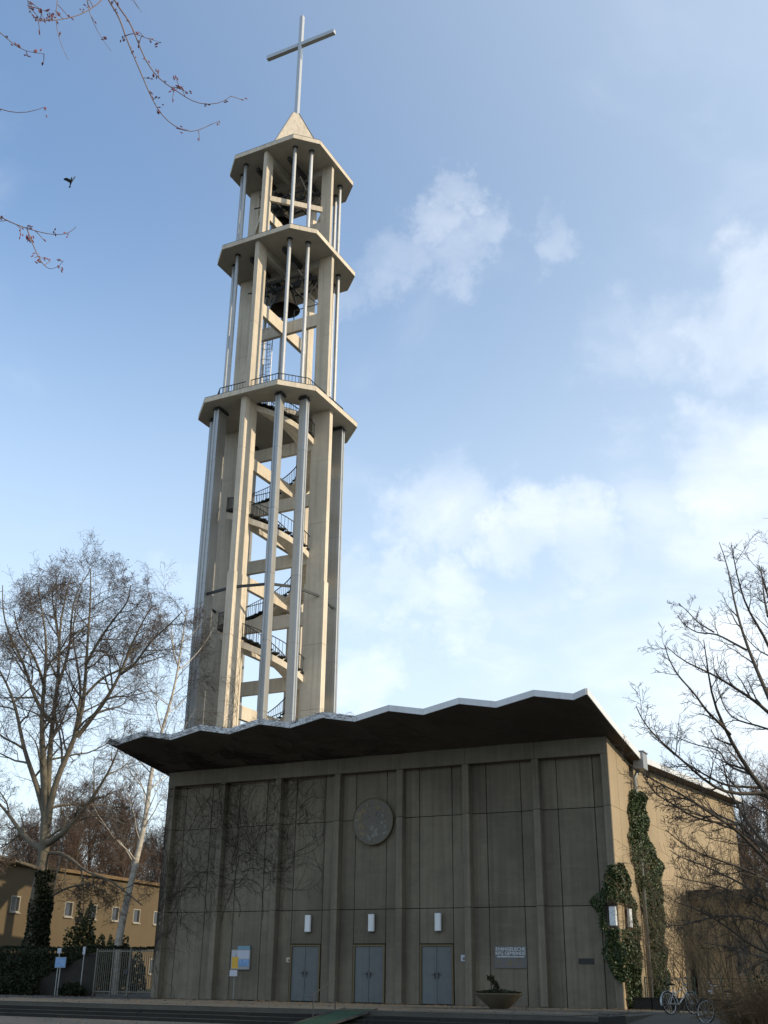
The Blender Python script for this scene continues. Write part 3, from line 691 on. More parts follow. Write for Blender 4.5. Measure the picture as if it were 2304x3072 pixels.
# railing round the lowest slab
o = octagon(3.72, 1.42)
for k in range(8):
    (x1, y1), (x2, y2) = o[k], o[(k + 1) % 8]; L_ = math.hypot(x2 - x1, y2 - y1); mb = MB()
    for zz in (36.0, 36.92): mb.bar((x1, y1, zz), (x2, y2, zz), .045, .045)
    for i in range(int(L_ / .22) + 1): f = i / int(L_ / .22); mb.bar((x1 + (x2 - x1) * f, y1 + (y2 - y1) * f, 35.9), (x1 + (x2 - x1) * f, y1 + (y2 - y1) * f, 36.9), .022, .022)
    mb.build('railing', M_STEEL, tower)
mb = MB()                                               # guard ring at the stair opening
for i in range(32):
    a, b = 2 * math.pi * i / 32, 2 * math.pi * (i + 1) / 32
    if not 23 <= i % 32 <= 30: continue
    mb.bar((1.72 * math.cos(a), 1.72 * math.sin(a), 36.85), (1.72 * math.cos(b), 1.72 * math.sin(b), 36.85), .04, .04)
    for f in (0, .5): t = a + (b - a) * f; mb.bar((1.72 * math.cos(t), 1.72 * math.sin(t), 35.9), (1.72 * math.cos(t), 1.72 * math.sin(t), 36.85), .02, .02)
mb.build('opening_guard', M_STEEL, tower)
# caged ladder in the bell stage
lad = MB(); lx, ly = -1.45, 0.55
for s_ in (-.22, .22): lad.tube([(lx + s_, ly, 35.9), (lx + s_, ly, 48.0)], .028, 6)
z = 36.1
while z < 48: lad.tube([(lx - .22, ly, z), (lx + .22, ly, z)], .017, 5); z += .32
ladder = lad.build('ladder', M_GALV, tower)
cg = MB()
for z in np.arange(38.3, 47.8, 1.25):
    cg.tube([(lx + .40 * math.sin(a) * 1.0, ly - .42 + .42 * math.cos(a), z) for a in np.linspace(-math.pi * .98, math.pi * .98, 15)], .022, 5)
for a in (-2.2, -1.2, 0, 1.2, 2.2, 3.14): cg.tube([(lx + .40 * math.sin(a), ly - .42 + .42 * math.cos(a), 38.3), (lx + .40 * math.sin(a), ly - .42 + .42 * math.cos(a), 47.1)], .014, 4)
cg.build('cage', M_GALV, ladder)
# guard rails beside the bell on the crossing beams
mb = MB()
for x0, x1 in ((.9, 2.8),): mb.bar((x0, -.1, 44.25), (x1, -.1, 44.25), .05, .05).bar((1.9, -.1, 43.45), (1.9, -.1, 45.2), .05, .05).bar((1.9, -.1, 45.2), (2.8, -.1, 44.3), .05, .05).bar((.9, -.1, 43.45), (.9, -.1, 44.25), .05, .05)
mb.build('guard_rail', M_STEEL, tower)
# steel bell frames
def bell_frame(z0, z1):
    mb = MB()
    for s_ in (-1, 1):
        mb.bar((s_ * 1.35, -2.6, z1 - .25), (s_ * 1.35, 2.6, z1 - .25), .22, .3)
        for y in (-1.5, 0, 1.5): mb.bar((s_ * 1.35, y, z1 - .4), (s_ * .7, y * .7, z0 + .1), .09, .09); mb.bar((s_ * 1.35, y, z1 - .4), (s_ * 1.9, y * .6, z0 + .3), .09, .09)
        mb.bar((s_ * .7, -1.4, z0 + .1), (s_ * .7, 1.4, z0 + .1), .12, .12); mb.bar((-1.9, s_ * 1.0, z0 + .3), (1.9, s_ * 1.0, z0 + .3), .1, .1)
        mb.bar((s_ * 2.3, -1.3, z0 - .2), (s_ * 1.2, 1.4, z1 - .3), .08, .08); mb.bar((1.6, s_ * .5, z0 - .4), (2.5, s_ * 1.2, z1 - .2), .07, .07)
    mb.bar((-2.6, 0, z0 + .55), (2.6, 0, z0 + .55), .16, .2)
    return mb.build('bell_frame', M_STEEL, tower)
bell_frame(46.1, 48.0); bell_frame(53.6, 56.0)
# pyramid roof and cross
mb = MB(); b = 3.25; z0 = 56.5; zt = 62.55; t_ = .34
mb.v = [(0, -b, z0), (b, 0, z0), (0, b, z0), (-b, 0, z0), (0, -t_, zt), (t_, 0, zt), (0, t_, zt), (-t_, 0, zt)]
mb.f = [(0, 1, 5, 4), (1, 2, 6, 5), (2, 3, 7, 6), (3, 0, 4, 7), (4, 5, 6, 7), (3, 2, 1, 0)]
pyr = mb.build('pyramid_roof', M_TOWER, tower)
mb = MB()
for x, y in ((0, -1), (1, 0), (0, 1), (-1, 0)): mb.bar((x * b, y * b, z0 + .02), (x * t_, y * t_, zt + .01), .10, .05)
mb.build('ridge_trim', M_GALV, pyr)
crs = bpy.data.objects.new('cross', None); COL.objects.link(crs); crs.parent = tower; crs.location = (.12, 0, 0)
MB().bbox(-.16, -.16, 62.4, .16, .16, 72.8, .03).build('upright', M_CROSS, crs)
MB().bar((-3.13, 0, 69.7), (-.162, 0, 69.7), .34, .34).build('arm', M_CROSS, crs); MB().bar((.162, 0, 69.7), (3.13, 0, 69.7), .34, .34).build('arm', M_CROSS, crs)
# bells hang in the tower
def bell(x, y, zm, r, label):
    o = thing('bell', label, 'bell', (TX + x, TY + y, zm), 0, 'bells in the tower')
    k = r
    MB().lathe([(k * 1.0, 0), (k * .93, .09 * k), (k * .78, .45 * k), (k * .66, .9 * k), (k * .58, 1.25 * k), (k * .42, 1.48 * k), (.02, 1.55 * k)], n=36, cap=False).lathe([(k * .96, 0.005), (k * .72, .45 * k), (k * .6, .9 * k), (k * .4, 1.4 * k), (.02, 1.45 * k)], n=36, cap=False).lathe([(k * .96, .0), (k * 1.0, .0)], n=36, cap=False).build('body', M_BRONZE, o, True)
    MB().tube([(0, 0, 1.4 * k), (0, 0, .2 * k)], .05 * k, 8).lathe([(.02, -.02), (.13 * k, .08 * k), (.13 * k, .18 * k), (.02, .28 * k)], n=14).build('clapper', M_STEEL, o)
    MB().box(-k * 1.1, -.14, 1.56 * k, k * 1.1, .14, 1.56 * k + .3).box(-.2, -.1, 1.4 * k, .2, .1, 1.57 * k).build('yoke', M_STEEL, o)
bell(.05, 0, 44.62, 1.08, 'large dark bronze bell hanging in the middle stage of the tower')
bell(-.9, .4, 52.9, .7, 'smaller dark bell half hidden behind the braces of the top stage')

# ================================================================== trees
def unit(v): return v / (np.linalg.norm(v) + 1e-9)
def resample(pts, n):
    pts = np.asarray(pts, float); d = np.r_[0, np.cumsum(np.linalg.norm(np.diff(pts, axis=0), axis=1))]; t = np.linspace(0, d[-1], n)
    # smooth the traced line a little
    out = np.stack([np.interp(t, d, pts[:, k]) for k in range(3)], 1)
    for _ in range(2): out[1:-1] = out[1:-1] * .5 + (out[:-2] + out[2:]) * .25
    return out
class Tree:
    """limbs (thick, round) and twigs (thin) grown from given axes, one whole level of branches at a time"""
    def __init__(s, seed): s.r = np.random.default_rng(seed); s.thick = []; s.bthick = []; s.bthin = []; s.tips = []
    def axis(s, pts, r0, r1, n=14):
        p = resample(pts, n); rad = r0 + (r1 - r0) * np.linspace(0, 1, n) ** .8; s.thick.append((p, rad)); return p, rad
    def grow(s, p0, d, L_, r0, lvl, spec): s.batch(np.array([p0], float), np.array([d], float), np.array([L_], float), np.array([r0], float), lvl, spec)
    def batch(s, P0, D, L_, r0, lvl, spec):
        n = spec['seg'][lvl]; k = len(P0); r = s.r; P = np.empty((k, n, 3)); P[:, 0] = P0; D = D / (np.linalg.norm(D, axis=1, keepdims=True) + 1e-9)
        for i in range(1, n):
            D = D + r.normal(size=(k, 3)) * spec['wob'][lvl]; D[:, 2] += spec['up'][lvl]; D /= np.linalg.norm(D, axis=1, keepdims=True); P[:, i] = P[:, i - 1] + D * (L_ / (n - 1))[:, None]
        rad = r0[:, None] * (1 - np.linspace(0, 1, n) * .78)[None]; thick = r0 > spec['cut']; rad = np.maximum(rad, spec['rmin'])
        if thick.any(): s.bthick.append((P[thick], rad[thick]))
        if (~thick).any(): s.bthin.append((P[~thick], rad[~thick]))
        if lvl + 1 < len(spec['seg']): s.spawn(P, rad, L_, lvl + 1, spec)
        else: s.tips.append(P[:, -1])
    def children(s, pts, rad, L_, lvl, spec, start=None, count=None, lenf=1.0): s.spawn(pts[None], rad[None], np.array([L_], float), lvl, spec, start, count, lenf)
    def spawn(s, P, rad, L_, lvl, spec, start=None, count=None, lenf=1.0):
        r = s.r; k, n = rad.shape; cnt = np.full(k, count) if count else np.maximum(1, (spec['num'][lvl] * (.7 + .6 * r.random(k))).astype(int)); st = spec['start'][lvl] if start is None else start
        idx = np.repeat(np.arange(k), cnt); within = np.concatenate([np.arange(c) for c in cnt]); m = len(idx)
        f = np.minimum(st + (1 - st) * (within + r.random(m)) / cnt[idx], .999); x = f * (n - 1); j = x.astype(int); q = (x - j)[:, None]
        p = P[idx, j] * (1 - q) + P[idx, j + 1] * q; d = P[idx, j + 1] - P[idx, np.maximum(j - 1, 0)]; d /= np.linalg.norm(d, axis=1, keepdims=True) + 1e-9
        a = r.normal(size=(m, 3)); a -= d * (a * d).sum(1, keepdims=True); a /= np.linalg.norm(a, axis=1, keepdims=True) + 1e-9
        an = np.radians(spec['ang'][lvl] * (.7 + .6 * r.random(m)))[:, None]
        L2 = L_[idx] * spec['len'][lvl] * (1.10 - .5 * f) * (.65 + .7 * r.random(m)) * lenf
        rr_ = np.minimum(rad[idx, j] * .62, spec['rad'][lvl] * (.7 + .6 * r.random(m)))
        s.batch(p, d * np.cos(an) + a * np.sin(an), L2, rr_, lvl, spec)
    def build(s, trunk_name, m_thick, m_thin, root, sides=9, tside=3):
        V, F = fast_tubes(s.thick, sides, s.bthick); link('trunk', np_mesh('trunk', V, F), m_thick, root, True)
        V, F = fast_tubes([], tside, s.bthin); link('crown', np_mesh('crown', V, F), m_thin, root)
def local(o, pts): return np.asarray(pts) - np.array(o.location)
def traced(o, px, d0, d1, bow=0.0, f=lambda x, y: (x, y)):
    """a limb seen along px, its distance from the viewer running from d0 to d1 metres"""
    n = len(px); out = []
    for i, (x, y) in enumerate(px):
        t = i / (n - 1); u, v = f(x, y); out.append(at(u, v, d0 + (d1 - d0) * t + bow * math.sin(math.pi * t)))
    return local(o, out)

# ---- big plane tree on the left, behind the garden wall
zL = lambda x, y: (.38438 * x, 1550 + .38438 * y)
z8 = lambda x, y: (.36166 * x, 2300 + .36166 * y)
D0 = 64.0
b0 = at(105, 2840, D0); b0[2] = 0
pt = thing('plane_tree', 'huge bare plane tree with ascending pale limbs left of the church', 'tree', b0.tolist())
T = Tree(21)
SP = dict(seg=[8, 7, 6, 5, 4], wob=[.10, .13, .16, .18, .20], up=[.05, .04, .02, .0, -.01], num=[0, 8, 7, 6, 5], start=[0, .25, .18, .15, .12], ang=[0, 48, 48, 48, 48], len=[0, .46, .58, .62, .66], rad=[0, .075, .034, .017, .010], cut=.036, rmin=.0065)
zz = lambda o, lst, d0, d1, f, bow=0: traced(o, lst, d0, d1, bow, f)
T.axis(np.vstack([local(pt, [(b0[0], b0[1], -.1)]), zz(pt, [(290, 1400), (300, 1150), (340, 900), (365, 720), (378, 450), (372, 250), (362, 120), (350, 0), (340, -120)], D0, D0, z8)]), .60, .12, 24)
up_ = lambda px: [(x, y + max(0, 1200 - y) * .17) for x, y in px]
limbs = [([(365, 2330), (345, 2150), (345, 1950), (320, 1600), (350, 1250), (370, 1000), (350, 750), (310, 560), (300, 420)], .26, 0, -2), ([(365, 2330), (372, 2120), (390, 1850), (405, 1600), (455, 1350), (460, 1050), (470, 700), (520, 480), (560, 300)], .24, 0, 3),
         ([(372, 2400), (390, 2180), (480, 1950), (560, 1800), (650, 1550), (670, 1200), (690, 800), (715, 480), (705, 240)], .24, 0, -3), ([(600, 1720), (830, 1430), (930, 1250), (1010, 1000), (1130, 700), (1190, 590)], .17, -1.2, -5),
         ([(365, 2420), (310, 2150), (250, 2000), (180, 1800), (130, 1500), (60, 1300), (-40, 1150), (-90, 900)], .22, 0, 4), ([(400, 1600), (330, 1550), (230, 1300), (160, 1050), (60, 850), (20, 650), (20, 400)], .15, .5, 6),
         ([(350, 1380), (330, 1250), (240, 1000), (140, 850), (110, 640)], .11, -.3, -5), ([(460, 1300), (545, 1000), (560, 650), (600, 450), (690, 290)], .12, 1, 5), ([(560, 1800), (640, 1400), (600, 1100), (560, 900), (590, 600), (640, 420)], .12, -1, 4),
         ([(940, 1230), (1050, 1150), (1180, 920), (1300, 800), (1420, 650)], .10, -3, -7), ([(660, 1400), (800, 1250), (980, 1180), (1200, 1100), (1290, 1060)], .10, -1.5, 2), ([(670, 1150), (780, 900), (900, 700), (1000, 560), (1020, 400)], .11, -2, -6), ([(470, 1000), (430, 700), (400, 480), (470, 270)], .09, 1, 6)]
for px, r0, a, b_ in limbs:
    p, rad = T.axis(zz(pt, up_(px), D0 + a, D0 + b_, zL), r0 * .86, .028, 16); Ln = np.linalg.norm(np.diff(p, axis=0), axis=1).sum()
    T.children(p, rad, min(Ln, 11), 1, SP, start=.14, count=11 if r0 > .14 else 8, lenf=.76)
low = [([(385, 640), (420, 630), (560, 530), (700, 360), (820, 180), (930, 0), (1000, -200)], .20, 0, -5), ([(370, 700), (280, 650), (180, 560), (100, 430), (0, 310), (-160, 150)], .20, 0, 5), ([(390, 720), (480, 690), (600, 760), (720, 890), (900, 920), (1040, 1040), (1180, 1150)], .10, 0, -4),
       ([(385, 1100), (470, 1050), (560, 1000), (650, 985), (740, 960), (900, 1060)], .07, 0, -3), ([(310, 850), (280, 830), (150, 790), (0, 740), (-120, 700)], .12, 0, -3), ([(390, 370), (440, 330), (560, 310), (700, 320), (900, 310), (1010, 390)], .09, 0, 3), ([(385, 600), (520, 500), (700, 420), (860, 400), (1040, 480)], .07, 0, -4)]
for px, r0, a, b_ in low:
    p, rad = T.axis(zz(pt, px, D0 + a, D0 + b_, z8), r0, .03, 14); Ln = np.linalg.norm(np.diff(p, axis=0), axis=1).sum()
    T.children(p, rad, min(Ln, 9), 1, SP, start=.2, count=7, lenf=.7)
T.build('trunk', M_PLANEB, M_TWIG, pt)
rsd = np.random.default_rng(5)                          # seed balls and last leaves at the twig ends
tips = np.concatenate(T.tips); sel = tips[rsd.random(len(tips)) < .10]
if len(sel): link('seed_balls', leaf_mesh('seed_balls', sel[:3500] - np.array([0, 0, .06]), .07, rsd), M_DRY, pt)

# ---- leaning birch between the plane tree and the church
b0 = at(355, 2840, 63); b0[2] = 0
bi = thing('birch_tree', 'slender white birch leaning right beside the left edge of the church', 'tree', b0.tolist())
T = Tree(8)
px = [(970, 1500), (1000, 1350), (1045, 1150), (1090, 950), (1130, 780), (1185, 560), (1215, 400), (1235, 180), (1260, 0)]
stem = np.vstack([local(bi, [(b0[0], b0[1], -.1)]), zz(bi, px, 63, 63, z8), zz(bi, [(1225, 1800), (1270, 1640), (1340, 1440), (1390, 1200), (1415, 1000), (1440, 850), (1460, 730)], 63, 62, zL)])
p, rad = T.axis(stem, .24, .03, 26)
SPB = dict(seg=[8, 7, 6, 5, 4], wob=[.08, .12, .15, .17, .18], up=[.03, .06, .0, -.10, -.16], num=[0, 26, 7, 6, 5], start=[0, .28, .2, .15, .1], ang=[0, 48, 44, 42, 42], len=[0, .30, .52, .6, .62], rad=[0, .034, .018, .010, .007], cut=.03, rmin=.005)
T.children(p, rad, 15, 1, SPB)
p2, rad2 = T.axis(zz(bi, [(1400, 1180), (1340, 1050), (1350, 900), (1320, 800)], 63, 65, zL), .07, .02, 8); T.children(p2, rad2, 5, 2, SPB, count=6, start=.2)
T.build('trunk', M_BIRCH, M_TWIG, bi)

# ---- bare tree on the right whose branches cross the side wall
zR = lambda x, y: (1800 + .40678 * x, 1500 + .40678 * y)
zS = lambda x, y: (1850 + .27366 * x, 2200 + .27360 * y)
DR = 29.0
b0 = at(2440, 3010, DR); b0[2] = GZ + .2
rt = thing('bare_tree', 'dark bare tree at the right edge, its branches crossing the church side wall', 'tree', b0.tolist())
T = Tree(33)
SPR = dict(seg=[8, 7, 5, 4], wob=[.10, .13, .17, .20], up=[.05, .05, .05, .03], num=[0, 8, 6, 5], start=[0, .12, .14, .12], ang=[0, 40, 44, 48], len=[0, .42, .50, .50], rad=[0, .026, .012, .0065], cut=.02, rmin=.0042)
p, rad = T.axis(np.vstack([local(rt, [b0 - np.array([0, 0, .2])]), zz(rt, [(2435, 2800), (2410, 2600), (2400, 2450), (2420, 2250), (2440, 2050)], DR, DR, lambda x, y: (x, y))]), .30, .14, 14)
rl = [([(1520, 2650), (1239, 2160), (1080, 2000), (960, 1750), (860, 1590), (800, 1350), (790, 1150), (765, 1000)], .13, 0, -3), ([(1480, 2000), (1239, 1450), (1150, 1230), (1080, 1050), (1030, 850), (990, 700), (960, 480), (930, 300), (878, 175)], .11, 0, 3), ([(1500, 1600), (1239, 1050), (1200, 900), (1100, 800), (1040, 580), (1000, 420), (970, 200)], .09, 0, -2),
      ([(1080, 1080), (950, 1000), (840, 930), (720, 950), (600, 850), (575, 790)], .05, 2, 4), ([(840, 930), (720, 850), (650, 760), (580, 690)], .035, 2, 4), ([(1480, 1800), (1239, 1560), (1150, 1480), (1000, 1390), (880, 1310), (760, 1240), (600, 1180), (500, 1060)], .085, 0, -3), ([(960, 1730), (880, 1640), (780, 1560), (700, 1420), (570, 1300), (490, 1120), (480, 1040)], .055, -1.5, -4),
      ([(1450, 1800), (1239, 1680), (1050, 1640), (940, 1600), (870, 1400), (840, 1250)], .05, 1, 3), ([(1239, 2160), (940, 2180), (780, 2080), (640, 1950), (520, 1840), (400, 1740), (300, 1620), (265, 1520)], .07, -.5, -4), ([(1100, 2020), (920, 1960), (900, 1840), (800, 1830), (620, 1780), (520, 1720)], .045, 0, 3), ([(1239, 800), (1210, 650), (1200, 520), (1190, 380)], .05, 0, 2)]
for px, r0, a, b_ in rl:
    p, rad = T.axis(zz(rt, [(x, y + max(0, 1300 - y) * .12) for x, y in px], DR + a, DR + b_, zR), r0 * .72, .010, 14); Ln = np.linalg.norm(np.diff(p, axis=0), axis=1).sum()
    T.children(p, rad, min(Ln, 4.6), 1, SPR, start=.12, count=10 if r0 > .06 else 7, lenf=.54)
rl2 = [([(1900, 1500), (1659, 1250), (1400, 950), (1280, 700), (1200, 560), (1190, 380), (1130, 230)], .10, 0, 2), ([(1900, 1700), (1659, 1400), (1400, 1150), (1300, 1000), (1150, 980), (900, 780), (700, 640), (450, 570), (280, 430), (60, 290)], .09, 0, -3), ([(1340, 1000), (1050, 870), (800, 720), (620, 700), (540, 640), (330, 660)], .045, -1, 2), ([(1330, 1000), (1100, 980), (920, 950), (750, 880), (560, 720), (420, 700), (270, 420)], .05, -1, -3),
       ([(1659, 1300), (1400, 1080), (1100, 1000), (880, 860), (720, 830), (500, 780)], .05, 0, 2), ([(1900, 1800), (1659, 1600), (1300, 1450), (1000, 1350), (800, 1280), (640, 1140), (540, 1060)], .06, 0, -2), ([(1900, 1900), (1659, 1850), (1300, 1600), (1050, 1500), (850, 1400), (700, 1380), (580, 1280)], .06, 0, 1), ([(1900, 2050), (1659, 1950), (1400, 1780), (1200, 1700), (1000, 1640), (800, 1620), (640, 1560)], .05, 0, -2),
       ([(1900, 2300), (1659, 2090), (1400, 2000), (1150, 1990), (900, 2060), (700, 2120), (560, 2100)], .05, 0, 2), ([(1900, 2500), (1500, 2350), (1250, 2150), (1000, 1980), (800, 1900), (650, 1850)], .05, 0, -3), ([(1900, 2600), (1659, 2450), (1400, 2420), (1200, 2330), (950, 2300)], .045, 0, 2), ([(1659, 600), (1300, 580), (1200, 590), (1050, 500), (800, 360), (600, 210), (480, 100), (360, 0)], .06, 0, -2)]
for px, r0, a, b_ in rl2:
    p, rad = T.axis(zz(rt, px, DR + a, DR + b_, zS), r0 * .66, .010, 14); Ln = np.linalg.norm(np.diff(p, axis=0), axis=1).sum()
    T.children(p, rad, min(Ln, 4.2), 1, SPR, start=.12, count=11, lenf=.58)
# limbs on the hidden sides of the crown
for i in range(7):
    a = i * .9 + .3; p0 = local(rt, [at(2420, 2300 - 40 * i, DR)])[0]
    T.grow(p0, (math.cos(a) * .7 + .6, math.sin(a) * .7, .6), 4.5, .06, 0, SPR)
T.build('trunk', M_BARK, M_DTWIG, rt, 7)

# ---- overhanging maple near the viewer: trunk stands out of view to the left
zO = lambda x, y: (.45811 * x, .45811 * y)
mtr = thing('maple_tree', 'budding maple twigs hanging into the sky at the upper left', 'tree', (20.5, -40.5, GZ))
T = Tree(2); MD = 7.0
base = np.array([0, 0, -.1]); top = local(mtr, [at(-700, -300, MD + 1)])[0]
T.axis([base, (.05, .1, 1.5), (.2, .15, 3.0), top * .55 + np.array([0, 0, 1.0]), top], .22, .10, 16)
hub = local(mtr, [at(330, -260, MD)])[0]
limb, lrad = T.axis([top, top * .5 + hub * .5 + np.array([0, 0, .4]), hub, local(mtr, [at(700, -420, MD + .8)])[0]], .07, .02, 14)
lefth = local(mtr, [at(-260, 300, MD + .3)])[0]
T.axis([top * .7 + np.array([0, 0, .6]), lefth + np.array([-.2, -.1, .6]), lefth], .05, .02, 8)
tw = [([(690, -420), (700, -200), (740, 0), (850, 140), (890, 240), (940, 370), (990, 455), (1050, 530), (1120, 570), (1200, 625), (1275, 680), (1400, 688), (1480, 668), (1512, 630)], .0085), ([(640, -420), (660, -150), (700, 0), (775, 90), (820, 235), (885, 390), (940, 520), (1000, 660), (1060, 760), (1130, 825), (1200, 860), (1280, 877), (1340, 830), (1440, 792)], .0085),
      ([(730, -200), (700, -60), (660, 10), (570, 75), (480, 112), (360, 135), (235, 133), (190, 70), (178, 0), (185, -60)], .006), ([(400, -300), (378, 0), (360, 125), (385, 250), (410, 330), (450, 395)], .005), ([(560, -300), (568, 0), (580, 80), (640, 210), (690, 290), (728, 335)], .005),
      ([(-400, -50), (0, 205), (60, 270), (140, 330), (200, 350), (288, 352)], .006), ([(-500, 560), (0, 712), (70, 740), (140, 743), (220, 733), (290, 702)], .0065), ([(-500, 1150), (0, 1420), (90, 1465), (180, 1497), (300, 1530), (400, 1540), (470, 1522), (498, 1485)], .007), ([(178, 1500), (205, 1575), (250, 1680), (290, 1740), (330, 1765), (385, 1745), (418, 1705)], .005),
      ([(800, -300), (865, 0), (930, 80)], .004), ([(180, 35), (260, 60), (335, 88)], .004), ([(190, 40), (265, 128), (300, 150)], .004), ([(820, 235), (870, 215), (960, 250), (1055, 278)], .004), ([(1120, 570), (1160, 573), (1203, 566)], .003)]
bud = MB(); rb = random.Random(9); n_ = 0
for i, (px, r0) in enumerate(tw):
    d0 = MD + rb.uniform(-.5, .5) if i not in (0, 1, 8, 10, 11, 12, 13) else MD
    p = resample(zz(mtr, px, d0, d0 - .15 + (.25 if i == 1 else 0), zO), 34 if len(px) > 6 else 14); T.thick.append((p, r0 * (1 - .72 * np.linspace(0, 1, len(p)))))
    for j in range(3, len(p)):
        if rb.random() < (.46 if len(p) > 20 else .55):
            d = unit(np.array([rb.gauss(0, 1), rb.gauss(0, 1), rb.gauss(0, .8) - .1])); Lb = rb.choice((.02, .03, .06, .10)) * rb.uniform(.8, 1.3); e = p[j] + d * Lb
            T.thick.append((np.array([p[j], p[j] * .5 + e * .5 + np.array([0, 0, .004]), e]), np.array([.003, .0026, .002])))
            for q in range(rb.choice((1, 2, 3, 4))):
                c_ = e + np.array([rb.gauss(0, .011), rb.gauss(0, .011), rb.gauss(0, .011)]); bud.tube([c_ - d * .012, c_ - d * .003, c_ + d * .014], [.003, .006, .002], 5)
V, F = fast_tubes(T.thick, 7); link('trunk', np_mesh('trunk', V, F), M_MAPLE, mtr, True); bud.build('buds', M_BUD, mtr)['kind'] = 'stuff'

# ---- background trees: one mould of each kind, copied
SPG = dict(seg=[9, 7, 6, 5, 4], wob=[.05, .12, .16, .18, .2], up=[.03, .10, .08, .05, .04], num=[0, 22, 8, 7, 5], start=[0, .12, .15, .12, .1], ang=[0, 36, 40, 44, 46], len=[0, .42, .52, .58, .6], rad=[0, .08, .035, .018, .012], cut=.05, rmin=.010)
def bare_proto(seed, h, r0, m1, m2, loc, label, group):
    o = thing('background_tree', label, 'tree', loc, 0, group); T = Tree(seed)
    T.grow((0, 0, -.2), (0, 0, 1), h, r0, 0, SPG); T.build('trunk', m1, m2, o, 6); return o
def place(o, loc, rz, sc, label=None, group=None):
    o.location = loc; o.rotation_euler = (0, 0, rz); o.scale = (sc, sc, sc)
    if label: o['label'] = label
    if group: o['group'] = group
GL = 'bare trees behind the ochre building'; LL = 'bare brown tree in the thicket behind the ochre building at the left'
pA = bare_proto(41, 15, .26, M_BARK, M_TWIG, (0, 0, 0), LL, GL); pB = bare_proto(42, 14, .22, M_BARK, M_RTWIG, (0, 0, 0), LL, GL)
rp_ = random.Random(12)
spots = []
for i, u in enumerate((-60, 20, 95, 160, 225, 290, 350, 405, 460, 520, 60, 130, 200, 320, 440)):
    d = rp_.uniform(97, 112) if i < 10 else rp_.uniform(118, 130); c_ = at(u, 2700, d); spots.append((c_[0], c_[1]))
first = {0: pA, 1: pB}
for i, (x, y) in enumerate(spots):
    k = 1 if i in (0, 1, 2, 4, 10) else (0 if i % 3 else 1)
    o = first.pop(k) if k in first else copy_tree(pA if k == 0 else pB)
    place(o, (x, y, 0), rp_.uniform(0, 6.3), rp_.uniform(.80, 1.0), 'bare reddish brown tree in the thicket behind the ochre building at the left' if k else LL, 'bare reddish trees behind the ochre building' if k else GL)
GRr = 'bare trees far right of the church'
for i, (u, d, sc) in enumerate(((2180, 92, .62), (2270, 78, .70), (2340, 70, .8), (2230, 110, .9), (2310, 100, .95))):
    c_ = at(u, 2900, d); o = copy_tree(pA if i % 2 else pB); place(o, (c_[0], c_[1], -.1), i * 1.3, sc, 'bare tree standing beyond the side wall at the right edge', GRr)
# trees on the sunny side of the forecourt, out of the picture, that dapple it
GRs = 'bare trees shading the forecourt from the right'
for i, (x, y, sc) in enumerate(((40, -10, .75), (38.5, -4, .72), (41, -16, .8), (36.5, -8, .6))):
    o = copy_tree(pA if i % 2 else pB); place(o, (x, y, GZ), i * 2.1, sc, 'bare tree off to the right whose shade falls on the forecourt', GRs)

shade_bld = thing('added_shade_building', 'flat-roofed block added out of view to the right to shade the lower right corner', 'building', (0, 0, 0))  # unseen building, added to keep the sun off the shrubs and bicycles
MB().box(45, -34, GZ, 58, -1.5, 10.8).build('wall', M_SIDE, shade_bld); MB().box(44.7, -34.3, 10.803, 58.3, -1.2, 11.1).build('roof', M_ROOF, shade_bld)
for i in range(9):
    for z in (1.5, 5.0, 8.6): wv_ = MB().box(44.93, -32.5 + 3.4 * i, z, 44.998, -30.9 + 3.4 * i, z + 1.6).build('window', M_WINF, shade_bld); MB().box(44.915, -32.4 + 3.4 * i, z + .1, 44.929, -31.0 + 3.4 * i, z + 1.5).build('pane', M_GLASS, wv_)
# ---- evergreen things
def ellipsoid_points(n, c, rad, r, shell=.55):
    d = r.normal(size=(n, 3)); d /= np.linalg.norm(d, axis=1, keepdims=True); q = (shell + (1 - shell) * r.random((n, 1)) ** .5)
    return np.array(c) + d * q * np.array(rad) * (1 + .22 * np.sin(d @ np.array([[7.], [5.], [3.]]) + r.random() * 6))
def leafy(name, label, cat, loc, blobs, n, size, m, seed, stems=True, group=None):
    o = thing(name, label, cat, loc, 0, group); r = np.random.default_rng(seed); vol = np.array([b[1][0] * b[1][1] * b[1][2] for b in blobs]) ** .7; vol /= vol.sum()
    P = np.concatenate([ellipsoid_points(max(20, int(n * v)), c, rd, r, .35) for (c, rd), v in zip(blobs, vol)])
    P = P[P[:, 2] > -loc[2] + .02]
    link('foliage', leaf_mesh('foliage', P, size, r), m, o)
    if stems:
        mb = MB()
        for c, rd in blobs:
            p0 = np.array((c[0] * .6, c[1] * .6, -loc[2] * 0)); mb.tube([p0, (p0 + np.array(c)) / 2 + r.normal(size=3) * .05, np.array(c) + np.array([0, 0, rd[2] * .5])], [.03, .022, .008], 5)
        mb.build('stems', M_CREEP, o)
    return o
